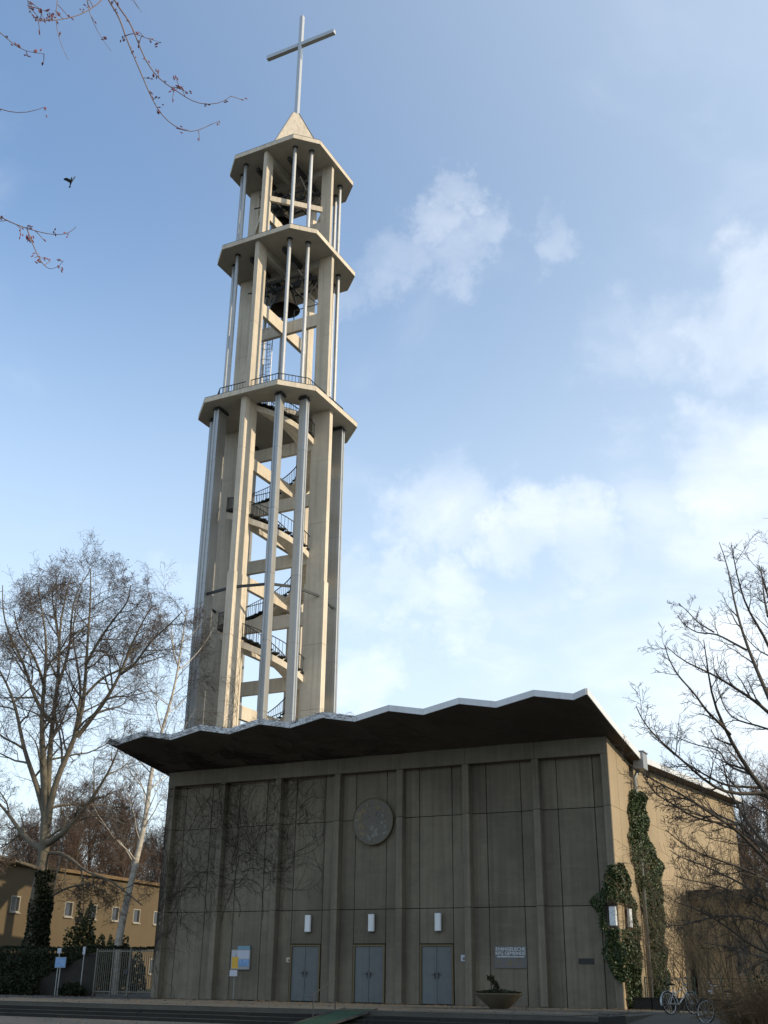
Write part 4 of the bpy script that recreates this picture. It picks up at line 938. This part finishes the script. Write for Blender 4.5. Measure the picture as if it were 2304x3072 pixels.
def wall_ivy(name, label, loc, outline, axis, n, seed, thick=.35, size=.10, m=None):
    """ivy hugging a wall; outline rows (z, a0, a1) give its width at each height, axis 0 = along x, 1 = along y"""
    o = thing(name, label, 'ivy', loc); r = np.random.default_rng(seed); P = []; zs = np.array([q[0] for q in outline]); a0 = np.array([q[1] for q in outline]); a1 = np.array([q[2] for q in outline])
    z = r.uniform(zs.min(), zs.max(), n); lo = np.interp(z, zs, a0); hi = np.interp(z, zs, a1)
    wv = .16 * np.sin(z * 3.1 + seed) + .10 * np.sin(z * 7.3); t = r.beta(.9, .9, n); a = lo + (hi - lo) * t + wv * (2 * t - 1) + r.normal(size=n) * .05
    clump = .5 + .5 * np.sin(z * 4.1 + a * 3.7 + seed) * np.sin(a * 5.3 - z * 1.9); keep = r.random(n) < .35 + .65 * clump; z, a, t, clump = z[keep], a[keep], t[keep], clump[keep]
    dep = .03 + thick * np.sqrt(np.clip(1 - (2 * t - 1) ** 2, 0, 1)) * (.3 + .7 * clump) * r.random(len(z)) ** .35
    P = np.stack([a, -dep, z], 1) if axis == 0 else np.stack([dep, a, z], 1)
    lampz = (z > 2.68) & (z < 3.6); P = P[~(lampz & (a > -.42) & (a < .3))] if axis == 0 else P[~(lampz & (a < 1.3))]
    link('foliage', leaf_mesh('foliage', P, size, r, flat=((0, -.6, .35) if axis == 0 else (.6, 0, .35))), m or M_IVY, o)
    mb = MB()
    for k in range(7):
        pts = []
        for q in np.linspace(zs.min(), zs.max() * .95, 12):
            l_, h_ = np.interp(q, zs, a0), np.interp(q, zs, a1); a_ = l_ + (h_ - l_) * (.2 + .1 * k) + .08 * math.sin(q * 2 + k); pts.append((a_, -.025, q) if axis == 0 else (.03, a_, q))
        mb.tube(pts, [.02 - .0012 * i for i in range(12)], 5)
    mb.build('stems', M_CREEP, o)
wall_ivy('climbing_ivy', 'tall column of dark ivy on the sunlit side wall below the rain hopper', (W + .02, 0, 0), [(0, 3.6, 6.6), (1.5, 3.7, 6.1), (2.5, 3.9, 6.1), (3.6, 3.5, 6.3), (4.6, 2.6, 6.6), (5.5, 2.4, 7.0), (6.2, 2.1, 5.0), (7.3, 2.4, 4.8), (8.1, 3.0, 4.4)], 1, 34000, 3, .42, .075)
wall_ivy('climbing_ivy', 'bushy ivy wrapped round the right front corner of the church', (W + .02, 0, 0), [(0, .5, 1.2), (1.0, .3, 2.0), (1.8, .1, 2.4), (2.6, .0, 2.2), (3.6, .0, 2.0), (4.3, .0, 1.3), (5.0, .05, .5)], 1, 14000, 6, .34, .075)
wall_ivy('climbing_ivy', 'dark ivy on the shaded front face at the right corner of the church', (W - .02, -.02, 0), [(.9, -.05, .1), (1.5, -.35, .1), (2.2, -.5, .1), (2.9, -.72, .1), (3.6, -.75, .1), (4.2, -.45, .1), (4.9, -.2, .08)], 0, 9500, 9, .36, .075)
# ivy on the plane tree's trunk
tb = np.array(pt.location); r = np.random.default_rng(3); hgt = r.random(9000) ** .9 * 6.0; th = r.random(9000) * 6.283; rd = (.46 + .05 * np.sin(hgt * 3 + th * 2)) * (1 - .035 * hgt) + .30 * r.random(9000) ** 2 * (1.15 - hgt / 9)
iv = thing('trunk_ivy', 'dark ivy mantle round the lower trunk of the big plane tree', 'ivy', (tb[0], tb[1], 0)); link('foliage', leaf_mesh('foliage', np.stack([rd * np.cos(th) + .03 * hgt * .4, rd * np.sin(th), hgt], 1), .14, r), M_HEDGE, iv)

# ================================================================== left background: ochre building, garden wall, gate
ob = thing('ochre_building', 'long sunlit ochre building with small square windows behind the trees at the left', 'building', (0, 0, 0))
OA, OB_ = np.array([-20.3, 3.0]), np.array([-25.4, 46.0]); od = (OB_ - OA) / np.linalg.norm(OB_ - OA); on = np.array([od[1], -od[0]])   # along the wall, out of the wall
OL = float(np.linalg.norm(OB_ - OA)); OZ = 7.3
def opt(s_, o_, z): p = OA + od * s_ + on * o_; return (p[0], p[1], z)
def obox(mb, s0, s1, o0, o1, z0, z1):
    b = len(mb.v); mb.v += [opt(s0, o0, z0), opt(s1, o0, z0), opt(s1, o1, z0), opt(s0, o1, z0), opt(s0, o0, z1), opt(s1, o0, z1), opt(s1, o1, z1), opt(s0, o1, z1)]
    mb.f += [tuple(b + i for i in q) for q in ((0, 3, 2, 1), (4, 5, 6, 7), (0, 1, 5, 4), (1, 2, 6, 5), (2, 3, 7, 6), (3, 0, 4, 7))]; return mb
# windows: positions along the wall, upper and lower rows
def s_of(u, v, z):
    d = ray(u, v); t = (z - CAM[2]) / d[2]; p = CAM + d * t; return float((p[:2] - OA) @ od)
s0 = s_of(.36166 * 148, 2300 + .36166 * 1137, 5.0); s5 = s_of(.36166 * 1165, 2300 + .36166 * 1245, 5.0); sp = (s5 - s0) / 5.4
ups = [s0 + sp * k for k in range(-3, 10)]; ups = [s_ for s_ in ups if .8 < s_ < OL - 1.2]
lows = [s_ for s_ in ups]
WW, ZU0, ZU1, ZL0, ZL1 = .47, 4.50, 5.48, 1.0, 2.1
edges = [0.0]
for s_ in ups: edges += [s_ - WW, s_ + WW]
edges += [OL]
mb = MB()
for i in range(0, len(edges) - 1, 2): obox(mb, edges[i], edges[i + 1], -.35, 0, 0, OZ)
for s_ in ups:
    for z0, z1 in ((0, ZL0), (ZL1, ZU0), (ZU1, OZ)): obox(mb, s_ - WW, s_ + WW, -.35, 0, z0, z1)
mb.build('wall', M_OCHRE, ob)
obox(MB(), 0, OL, -9, -.352, 0, OZ - .3).build('rear_body', M_OCHRE, ob)
rf_ = obox(MB(), -.3, OL + .3, -9.2, .25, OZ + .003, OZ + .22).build('roof', M_DRY, ob)
for s_ in ups:
    for z0, z1 in ((ZU0, ZU1), (ZL0, ZL1)):
        wmb = MB(); fw = .075
        obox(wmb, s_ - WW, s_ - WW + fw, -.14, .012, z0, z1); obox(wmb, s_ + WW - fw, s_ + WW, -.14, .012, z0, z1); obox(wmb, s_ - WW + fw, s_ + WW - fw, -.14, .012, z1 - fw, z1); obox(wmb, s_ - WW + fw, s_ + WW - fw, -.14, .03, z0, z0 + fw)
        wn_ = wmb.build('window', M_WINF, ob); obox(MB(), s_ - WW + fw, s_ + WW - fw, -.10, -.09, z0 + fw, z1 - fw).build('pane', M_GLASS, wn_)
        obox(MB(), s_ - WW - .05, s_ + WW + .05, .013, .10, z0 - .07, z0 - .003).build('sill', M_WINF, wn_)
gw = thing('garden_wall', 'dark low garden wall overgrown with evergreens left of the gate', 'wall', (0, 1.2, 0))
MB().box(-34, -.12, 0, -4.25, .12, 1.75).build('wall', M_DWALL, gw); MB().box(-34, -.17, 1.755, -4.25, .17, 1.84).build('coping', M_DWALL, gw)
M_GATE = mat('dull gate steel', (.17, .16, .135), .6, metal=.3, var=.2, scale=5)
gt = thing('bar_gate', 'tall grey vertical bar gate between the garden wall and the church corner', 'gate', (0, 1.0, 0))
xp = (-4.12, -3.15, -2.15, -.42)
for x in xp: MB().box(x - .035, -.035, 0, x + .035, .035, 2.06).build('post', M_GATE, gt)
for a, b_ in zip(xp[:-1], xp[1:]):
    for z in (.22, 1.93): MB().box(a + .036, -.018, z - .022, b_ - .036, .018, z + .022).build('rail', M_GATE, gt)
    x = a + .11
    while x < b_ - .06: MB().box(x - .012, -.012, .1, x + .012, .012, 2.03).build('bar', M_GATE, gt); x += .115
MB().box(-2.4, -.06, .95, -2.2, -.02, 1.15).build('lock_box', M_STEEL, gt)
leafy('evergreen_hedge', 'dark trained evergreen branch running along the top of the wall and gate', 'hedge', (-6, 1.15, 0), [((-9 + 1.3 * i, 0, 2.08 + .04 * math.sin(i * 1.7)), (.85, .15, .07)) for i in range(12)], 5200, .08, M_HEDGE, 31, stems=False)
wall_ivy('wall_ivy', 'dark evergreen ivy hanging over most of the garden wall left of the gate', (0, 1.06, 0), [(0, -18, -9.5), (.5, -18, -7.4), (1.0, -18, -6.9), (1.5, -18, -5.6), (2.05, -18, -4.5)], 0, 16000, 15, .25, .11, M_HEDGE)
GS = 'dark shrubs before the garden wall'
for i, (x, y, w_, h_, lb) in enumerate(((-14.2, -.1, 1.9, 1.35, 'dark evergreen shrub at the far left end of the garden wall'), (-11.3, .2, 1.5, 1.15, 'dark evergreen shrub against the wall left of the white signs'), (-8.3, .4, 1.5, .95, 'low dark shrub under the left of the white signs'), (-5.0, .5, .75, .55, 'small low shrub at the foot of the wall beside the gate'))):
    leafy('evergreen_shrub', lb, 'shrub', (x, y, 0), [((0, 0, h_ * .5), (w_ * .6, .5, h_ * .55)), ((-w_ * .4, .1, h_ * .45), (w_ * .45, .45, h_ * .5)), ((w_ * .45, 0, h_ * .35), (w_ * .5, .45, h_ * .42))], 3000, .10, M_HEDGE, 50 + i, group=GS)
leafy('evergreen_shrub', 'tall olive evergreen bush between the plane tree and the birch', 'shrub', (-12.6, 9.5, 0), [((0, 0, 2.2), (.9, .9, 2.3)), ((.9, .3, 1.4), (.9, .8, 1.5)), ((2.3, .2, 1.2), (1.2, .8, 1.1))], 7000, .15, mat('olive evergreen leaf', (.065, .07, .022), .6, var=.5, scale=3, dark=(.03, .034, .012)), 61)
leafy('evergreen_shrub', 'rounded olive bush behind the gate near the birch', 'shrub', (-10.2, 9.6, 0), [((0, 0, 1.3), (1.1, 1, 1.5)), ((1.1, .3, .9), (.9, .8, 1.1))], 4000, .14, MATS['olive evergreen leaf'], 62)
for lb, x, z, w_, h_, m in (('larger pale blue sign board on a post before the garden wall left of the gate', -6.35, 1.22, .62, .42, M_POSTER), ('small white square sign on a post just above the blue board', -6.3, 1.84, .22, .2, M_PAPER), ('narrow white sign on a post at the right end of the garden wall', -4.75, 1.8, .13, .3, M_PAPER)):
    o = thing('wall_sign', lb, 'sign', (x, .70, z)); MB().box(0, 0, 0, w_, .02, h_).build('board', m, o); MB().box(-.02, .0205, -.02, w_ + .02, .026, h_ + .02).build('frame', M_GALV, o); MB().box(w_ / 2 - .02, .0265, -z, w_ / 2 + .02, .06, h_ * .9).build('post', M_GALV, o)
lp = thing('street_lamp', 'thin dark lamp post in front of the ochre building at the left', 'street lamp', at(140, 2800, 66).tolist()); lp.location[2] = 0
MB().tube([(0, 0, 0), (0, 0, 4.2), (.25, .15, 8.2)], [.07, .055, .04], 8).build('post', M_STEEL, lp); MB().lathe([(.03, 8.1), (.16, 8.2), (.18, 8.35), (.05, 8.5)], (.25, .15, 0), 12).build('lantern', M_STEEL, lp)

# ================================================================== right side: annex, low wall, fence, shrubs, bicycles
an = thing('side_annex', 'low annex with a flat dark eaves band against the church side wall, behind the branches', 'building', (0, 0, 0))
MB().box(21.3, 11.0, -.1, 30.0, 19.0, 4.3).build('wall', M_SIDE, an); MB().box(21.25, 10.4, 4.303, 30.6, 19.4, 4.72).build('eaves', M_DWALL, an)
wn2 = MB().box(23.0, 10.985, 1.2, 25.2, 11.05, 2.9).build('window', M_WINF, an); MB().box(23.1, 10.975, 1.3, 25.1, 10.984, 2.8).build('pane', M_GLASS, wn2)
lw = thing('low_wall', 'low dark concrete planter wall running right from the church corner', 'wall', (0, .55, 0))
x = 21.15
while x < 24.2: MB().bbox(x + .006, -.15, -.1, x + .72 - .006, .15, .36 + rs.uniform(-.006, .006), .015).build('block', M_DWALL, lw); x += .74
MB().box(21.15, -.18, .37, 24.15, .18, .41).build('coping', M_STEP, lw)
fe = thing('wire_fence', 'thin wire mesh fence with green posts behind the low wall', 'fence', (0, 1.1, 0))
for x in (21.5, 22.35, 23.3, 24.25, 25.3): MB().tube([(x, 0, 0), (x, 0, 1.1)], .022, 6).build('post', mat('green post paint', (.06, .11, .085), .6, var=.2), fe)
MB().tube([(21.5, 0, 1.06), (25.3, 0, 1.06)], .012, 5).build('top_wire', M_STEEL, fe)
mb = MB()
for i in range(39): mb.bar((21.5 + i * .1, 0, .05), (21.5 + i * .1, 0, 1.05), .004, .004)
for i in range(10): mb.bar((21.5, 0, .06 + i * .1), (25.3, 0, .06 + i * .1), .004, .004)
mb.build('wire_mesh', M_STEEL, fe)['kind'] = 'stuff'
M_BRUSH = mat('olive brown brush', (.15, .115, .07), .95, var=.4, scale=3)
def twig_bush(name, label, loc, h, nst, spread, seed, m, rad=.012):
    o = thing(name, label, 'shrub', loc); T = Tree(seed); sp_ = dict(seg=[7, 5, 4, 3], wob=[.10, .18, .22, .25], up=[.03, .03, .02, 0], num=[0, 8, 5, 3], start=[0, .2, .2, .2], ang=[0, 35, 42, 45], len=[0, .45, .5, .5], rad=[0, .008, .005, .004], cut=9, rmin=.0035)
    for i in range(nst):
        a = T.r.random() * 6.283; q = T.r.random(); T.grow((math.cos(a) * .25 * q * spread, math.sin(a) * .25 * q * spread, 0), (math.cos(a) * .5 * q * spread, math.sin(a) * .5 * q * spread, 1), h * (.7 + .5 * T.r.random()), rad, 0, sp_)
    V, F = fast_tubes([], 3, T.bthin); link('twigs', np_mesh('twigs', V, F), m, o); return o
def arching_grass(name, label, loc, h, n, seed):
    o = thing(name, label, 'shrub', loc); r = np.random.default_rng(seed); br = []
    for i in range(n):
        a = r.random() * 6.283; rr0 = r.random() * .5; hh = h * (.6 + .5 * r.random()); out = .35 + .9 * r.random(); pts = []
        for t in np.linspace(0, 1, 7): pts.append((math.cos(a) * (rr0 + out * t ** 2), math.sin(a) * (rr0 + out * t ** 2), hh * (1.55 * t - .85 * t ** 2.6)))
        br.append((np.array(pts) + r.normal(size=(7, 3)) * .012, np.linspace(.009, .004, 7)))
    V, F = fast_tubes(br, 3); link('stalks', np_mesh('stalks', V, F), M_DRY, o); return o
c_ = at(2245, 3060, 27.5); arching_grass('dry_shrub', 'arching dry brown shrub beside the second bicycle', (c_[0], c_[1], GZ), 1.35, 260, 5)
c_ = at(2340, 3060, 26); arching_grass('dry_shrub', 'tangled dry brown shrub at the lower right edge of the picture', (c_[0], c_[1], GZ), 1.7, 300, 6)
for i, (u, d, h_, lb) in enumerate(((2030, 40, 4.2, 'bare young shrub just right of the ivy column'), (2120, 37, 4.8, 'dense bare shrub behind the arching dry shrub'), (2210, 34, 5.2, 'tall bare twiggy shrub under the right-hand tree'), (2290, 33, 5.0, 'bare thicket shrub at the right edge below the tree'), (2180, 46, 5.5, 'bare shrub in front of the side annex'), (2270, 44, 5.5, 'bare shrub at the far right before the annex'))):
    c_ = at(u, 3000, d); twig_bush('bare_shrub', lb, (c_[0], c_[1], -.1), h_ * .8, 11 if i else 8, 1.3, 70 + i, M_BRUSH, .018)
leafy('evergreen_shrub', 'dark evergreen bush low at the right edge behind the bicycles', 'shrub', (27.0, 1.5, 0), [((0, 0, .8), (1.6, .9, 1.0)), ((2.2, .4, 1.1), (1.6, 1.0, 1.3)), ((4.0, -.3, 1.2), (1.4, 1.2, 1.5))], 7000, .10, M_HEDGE, 81)

def bicycle(label, loc, rz, lean, paint, steer=0.0):
    o = thing('bicycle', label, 'bicycle', loc, rz, None); o.rotation_euler = (lean, 0, rz)
    Rw = .315
    for nm, x in (('rear_wheel', 0.0), ('front_wheel', 1.06)):
        wo = MB().torus((x, 0, Rw), (0, 1, 0), Rw, .022, 30, 6).build('wheel', M_BLACK, o, True)
        MB().torus((x, 0, Rw), (0, 1, 0), Rw - .025, .013, 30, 5).build('rim', M_SILVER, wo, True)
        sp_ = MB()
        for k in range(14): a = 2 * math.pi * k / 14; sp_.bar((x + .02 * math.cos(a + 1), .02 * (-1) ** k, Rw + .02 * math.sin(a + 1)), (x + (Rw - .03) * math.cos(a), 0, Rw + (Rw - .03) * math.sin(a)), .004, .004)
        sp_.tube([(x, -.05, Rw), (x, .05, Rw)], .022, 8); sp_.build('spokes', M_GALV, wo)
        fd = MB(); pts = [(x + (Rw + .045) * math.cos(a), 0, Rw + (Rw + .045) * math.sin(a)) for a in np.linspace(.25 if x > 0 else .4, 2.6 if x > 0 else 3.3, 14)]
        for a_, b_ in zip(pts[:-1], pts[1:]): fd.bar(a_, b_, .055, .008, (0, 1, 0)) if False else fd.bar(a_, b_, .06, .008)
        fd.build('mudguard', paint, o)
    fr = MB(); bb = (.43, 0, .28); st = (.30, 0, .74); hd = (.86, 0, .78); hd2 = (.89, 0, .62)
    for a_, b_, r_ in ((bb, st, .017), (bb, hd2, .021), ((.34, 0, .58), hd, .017), (hd, hd2, .021), ((0, .05, Rw), bb, .012), ((0, -.05, Rw), bb, .012), ((0, .05, Rw), (.31, .015, .68), .010), ((0, -.05, Rw), (.31, -.015, .68), .010)): fr.tube([a_, b_], r_, 8)
    fr.build('frame', paint, o)
    MB().tube([hd2, (.915, .045, .55), (1.06, .05, Rw)], .013, 7).tube([hd2, (.915, -.045, .55), (1.06, -.05, Rw)], .013, 7).build('fork', paint, o)
    hb_ = MB().tube([hd, (.84, 0, 1.0)], .014, 7).tube([(.62, -.29, 1.03), (.78, -.24, 1.06), (.86, -.08, 1.02), (.86, .08, 1.02), (.78, .24, 1.06), (.62, .29, 1.03)], .012, 7).build('handlebar', M_SILVER, o)
    for s_ in (-1, 1): MB().tube([(.62, s_ * .29, 1.03), (.71, s_ * .262, 1.045)], .018, 8).build('grip', M_BLACK, hb_)
    MB().tube([st, (.275, 0, .86)], .013, 7).build('seat_post', M_SILVER, o)
    sd_ = MB(); prof = [(.12, .09, .87), (.18, .105, .895), (.28, .07, .885), (.40, .022, .88), (.43, .012, .872)]
    for x, w_, z in prof: sd_.v += [(x, -w_, z - .01), (x, 0, z + .012), (x, w_, z - .01), (x, w_ * .6, z - .045), (x, -w_ * .6, z - .045)]
    for i in range(4): sd_.f += [(5 * i + q, 5 * i + (q + 1) % 5, 5 * i + 5 + (q + 1) % 5, 5 * i + 5 + q) for q in range(5)]
    sd_.f += [(4, 3, 2, 1, 0), tuple(20 + q for q in range(5))]; sd_.build('saddle', M_BLACK, o, True)
    cr = MB().torus((.43, .05, .28), (0, 1, 0), .085, .008, 20, 4).bar((.43, .07, .28), (.50, .075, .13), .02, .014).bar((.43, -.07, .28), (.36, -.075, .43), .02, .014).box(.45, .08, .115, .55, .16, .14).box(.31, -.16, .42, .41, -.08, .445); cr.build('crank', M_STEEL, o)
    MB().bar((0, .05, Rw + .035), (.43, .05, .365), .006, .01).bar((0, .05, Rw - .035), (.43, .05, .197), .006, .01).build('chain', M_STEEL, o)
    MB().bar((-.22, -.05, .70), (.22, -.05, .70), .012, .012).bar((-.22, .05, .70), (.22, .05, .70), .012, .012).bar((-.15, .0, .70), (0, .04, Rw), .008, .008).bar((.2, -.05, .70), (.2, .05, .70), .012, .012).bar((-.2, -.05, .70), (-.2, .05, .70), .012, .012).build('carrier', M_STEEL, o)
    MB().lathe([(.0, -.03), (.045, -.02), (.05, .02), (.0, .035)], (.93, 0, .86), 10).build('headlamp', M_SILVER, o)
    return o
bicycle('silver bicycle leaning by the low wall at the right corner', (23.75, -4.7, 0.0), R(62), R(-9), M_SILVER)
bicycle('dark bicycle with pale mudguards in front, partly hidden at the lower right', (26.2, -7.5, -.16), R(152), R(10), M_BIKED)

# ================================================================== bare creeper on the facade, canopy and tower
def creeper(name, label, loc, n, domain, seed, normal, up=.5, step=.16, r0=.012, starts=None):
    o = thing(name, label, 'creeper', loc); r = np.random.default_rng(seed); br = []; (a0, a1), (z0, z1) = domain
    stack = [(np.array(p_, float), r.uniform(1.2, 1.9), r0, 0) for p_ in starts]
    while stack and len(br) < n:
        p, ang_, rad, lvl = stack.pop(0); m = int(r.integers(9, 16)) if lvl < 2 else int(r.integers(5, 9)); pts = [p.copy()]
        for i in range(m - 1):
            ang_ += r.normal() * .32; ang_ = ang_ + (math.pi / 2 - ang_) * .05 * up * 2; p = p + step * (1.7 if lvl == 0 else 1.0) * np.array([math.cos(ang_), math.sin(ang_)]); p[0] = np.clip(p[0], a0, a1); p[1] = np.clip(p[1], z0, z1); pts.append(p.copy())
            if r.random() < (.34 if lvl < 3 else .22) and lvl < 7: stack.append((p.copy(), ang_ + r.choice((-1, 1)) * r.uniform(.4, 1.2), rad * .68, lvl + 1))
        if lvl < 4: stack.append((p.copy(), ang_, rad * .8, lvl))
        br.append((normal(np.array(pts), r), np.maximum(np.linspace(rad, rad * .75, len(pts)), .0034)))
    V, F = fast_tubes(br, 3); link('stems', np_mesh('stems', V, F), M_CREEP, o); return o
def on_facade(p, r):
    x = p[:, 0]; q = np.abs(((x + 1.5) % 3) - 1.5); d = np.where((q < .17) | (x < .32), -.012, REC - .012); return np.stack([x, d - r.random(len(x)) * .006, p[:, 1]], 1)
creeper('bare_creeper', 'leafless creeper stems spreading over the left bays of the church front', (0, 0, 0), 2300, ((-.05, 8.2), (.0, 9.0)), 4, on_facade, starts=[(.25, 1.0), (1.0, 2.9), (2.4, 3.4), (3.2, 3.1), (4.1, 3.3), (5.3, 3.2), (1.9, 4.2), (.5, 4.6), (6.0, 4.6), (3.6, 5.2), (4.9, 5.4), (.2, 6.0)])
def on_soffit(p, r): return np.stack([p[:, 0], p[:, 1], np.array([np.interp(x, xs, [zso(i, y) for i in range(len(xs))]) - .012 for x, y in p])], 1)
creeper('bare_creeper', 'leafless creeper tangle hanging under the left half of the canopy', (0, 0, 0), 1100, ((-.3, 14), (-3.9, -.05)), 7, on_soffit, up=-.6, starts=[(.5, -.1), (2.5, -.1), (4, -.1), (6, -.1), (8, -.1), (3, -2), (5, -2.5), (1, -3.0), (10, -.2), (7, -2)])
def on_pier(p, r):
    w_ = p[:, 0]; x = np.where(w_ < .49, -.245 + w_, .252); y = np.where(w_ < .49, -4.207, -4.207 + (w_ - .49)); return np.stack([TX + x, TY + y, p[:, 1]], 1)
creeper('bare_creeper', 'leafless creeper climbing the front pier of the bell tower', (0, 0, 0), 1500, ((0, 1.75), (8.5, 23.0)), 11, on_pier, up=.8, starts=[(.1, 8.6), (.3, 8.6), (.6, 8.6), (.9, 8.6), (1.2, 8.6), (.2, 11), (.8, 12.0), (.3, 14), (.7, 15)])
# creeper along the roof edge, left half
br = []; r = np.random.default_rng(14)
for i in range(420):
    x = -.4 + 12.5 * r.random() ** 1.8; j = np.interp(x, xs, [zso(q, -4.0) for q in range(len(xs))]); z = j + .02 + .28 * r.random(); a = r.random() * 6.3; pts = [np.array([x, -4.06, z])]
    for k in range(5): a += r.normal() * .5; pts.append(pts[-1] + .07 * np.array([math.cos(a), -.1 * r.random(), math.sin(a) * .55]))
    br.append((np.array(pts), np.linspace(.006, .0035, 6)))
o = thing('bare_creeper', 'thin leafless creeper tips curling along the white roof edge', 'creeper', (0, 0, 0)); V, F = fast_tubes(br, 3); link('stems', np_mesh('stems', V, F), M_CREEP, o)

# ================================================================== bird in flight
bp = at(213, 545, 40)
bd = thing('bird', 'dark bird flying in the blue sky left of the tower', 'bird', bp.tolist(), R(20))
me = MB(); n = 10
prof = [(-.30, .006, .0), (-.24, .03, 0), (-.14, .045, 0), (0, .062, 0), (.10, .058, .005), (.18, .040, .02), (.23, .038, .03), (.275, .022, .03), (.33, .004, .022)]
for x, rr_, z in prof:
    for k in range(n): a = 2 * math.pi * k / n; me.v.append((x, rr_ * math.cos(a), z + rr_ * .85 * math.sin(a)))
for i in range(len(prof) - 1): me.f += [(i * n + k, i * n + (k + 1) % n, (i + 1) * n + (k + 1) % n, (i + 1) * n + k) for k in range(n)]
me.f += [tuple(n - 1 - k for k in range(n)), tuple((len(prof) - 1) * n + k for k in range(n))]
def wing(sg, lift):
    b = len(me.v); rows_ = [(.04, .13, -.09, 0), (.16, .15, -.09, .35), (.30, .11, -.10, .75), (.44, -.02, -.12, 1.0)]
    for y, f_, bk, l_ in rows_:
        for x in (f_, (f_ + bk) / 2, bk):
            for t_ in (.008, -.006): me.v.append((x, sg * y * (1 - .25 * l_), lift * l_ * .40 + t_ * (1.3 - l_) + (.012 if x not in (f_, bk) else 0)))
    for i in range(3):
        o_ = b + i * 6
        me.f.extend([(o_ + 0, o_ + 2, o_ + 8, o_ + 6), (o_ + 2, o_ + 4, o_ + 10, o_ + 8), (o_ + 1, o_ + 7, o_ + 9, o_ + 3), (o_ + 3, o_ + 9, o_ + 11, o_ + 5), (o_ + 0, o_ + 6, o_ + 7, o_ + 1), (o_ + 4, o_ + 5, o_ + 11, o_ + 10)])
    me.f.extend([(b + 18, b + 20, b + 21, b + 19), (b + 20, b + 22, b + 23, b + 21), (b + 0, b + 1, b + 3, b + 2), (b + 2, b + 3, b + 5, b + 4)])
wing(1, 1.0); wing(-1, .55)
b = len(me.v); me.v += [(-.26, -.02, .0), (-.26, .02, .0), (-.44, .06, -.01), (-.44, -.06, -.01), (-.26, -.02, .012), (-.26, .02, .012), (-.44, .06, -.004), (-.44, -.06, -.004)]
me.f += [tuple(b + i for i in q) for q in ((0, 3, 2, 1), (4, 5, 6, 7), (0, 1, 5, 4), (1, 2, 6, 5), (2, 3, 7, 6), (3, 0, 4, 7))]
me.build('body', M_BIRD, bd, True); bd.rotation_euler = (R(18), R(-8), R(-40)); bd.scale = (.8, .8, .8)

# ---- fallen leaves on the forecourt and the ground before it
r = np.random.default_rng(77); n = 2600; x = r.uniform(-8, 27, n); y = np.where(r.random(n) < .6, -r.random(n) ** 2 * 9.5, r.uniform(-30, -11.2, n)); inp = (y > PE) & (x < 23.2)
z = np.where(inp, .035, np.where((y < PE - 1.3) | (x > 23.6), np.where(x > 23.3, np.clip(-.06 * (-5 - y), GZ, 0) + .015, GZ + .012), .035)); ok = inp | (y < PE - 1.4)
P = np.stack([x, y, z], 1)[ok & ~((x > 14.5) & (x < 16.1) & (y < PE + .7))]
lv = link('leaf_litter', leaf_mesh('leaf_litter', P, .075, r, flat=(0, 0, 3.0)), M_DRY); lv['kind'] = 'stuff'; lv['label'] = 'scattered dry brown leaves on the forecourt and ground'; lv['category'] = 'leaves'
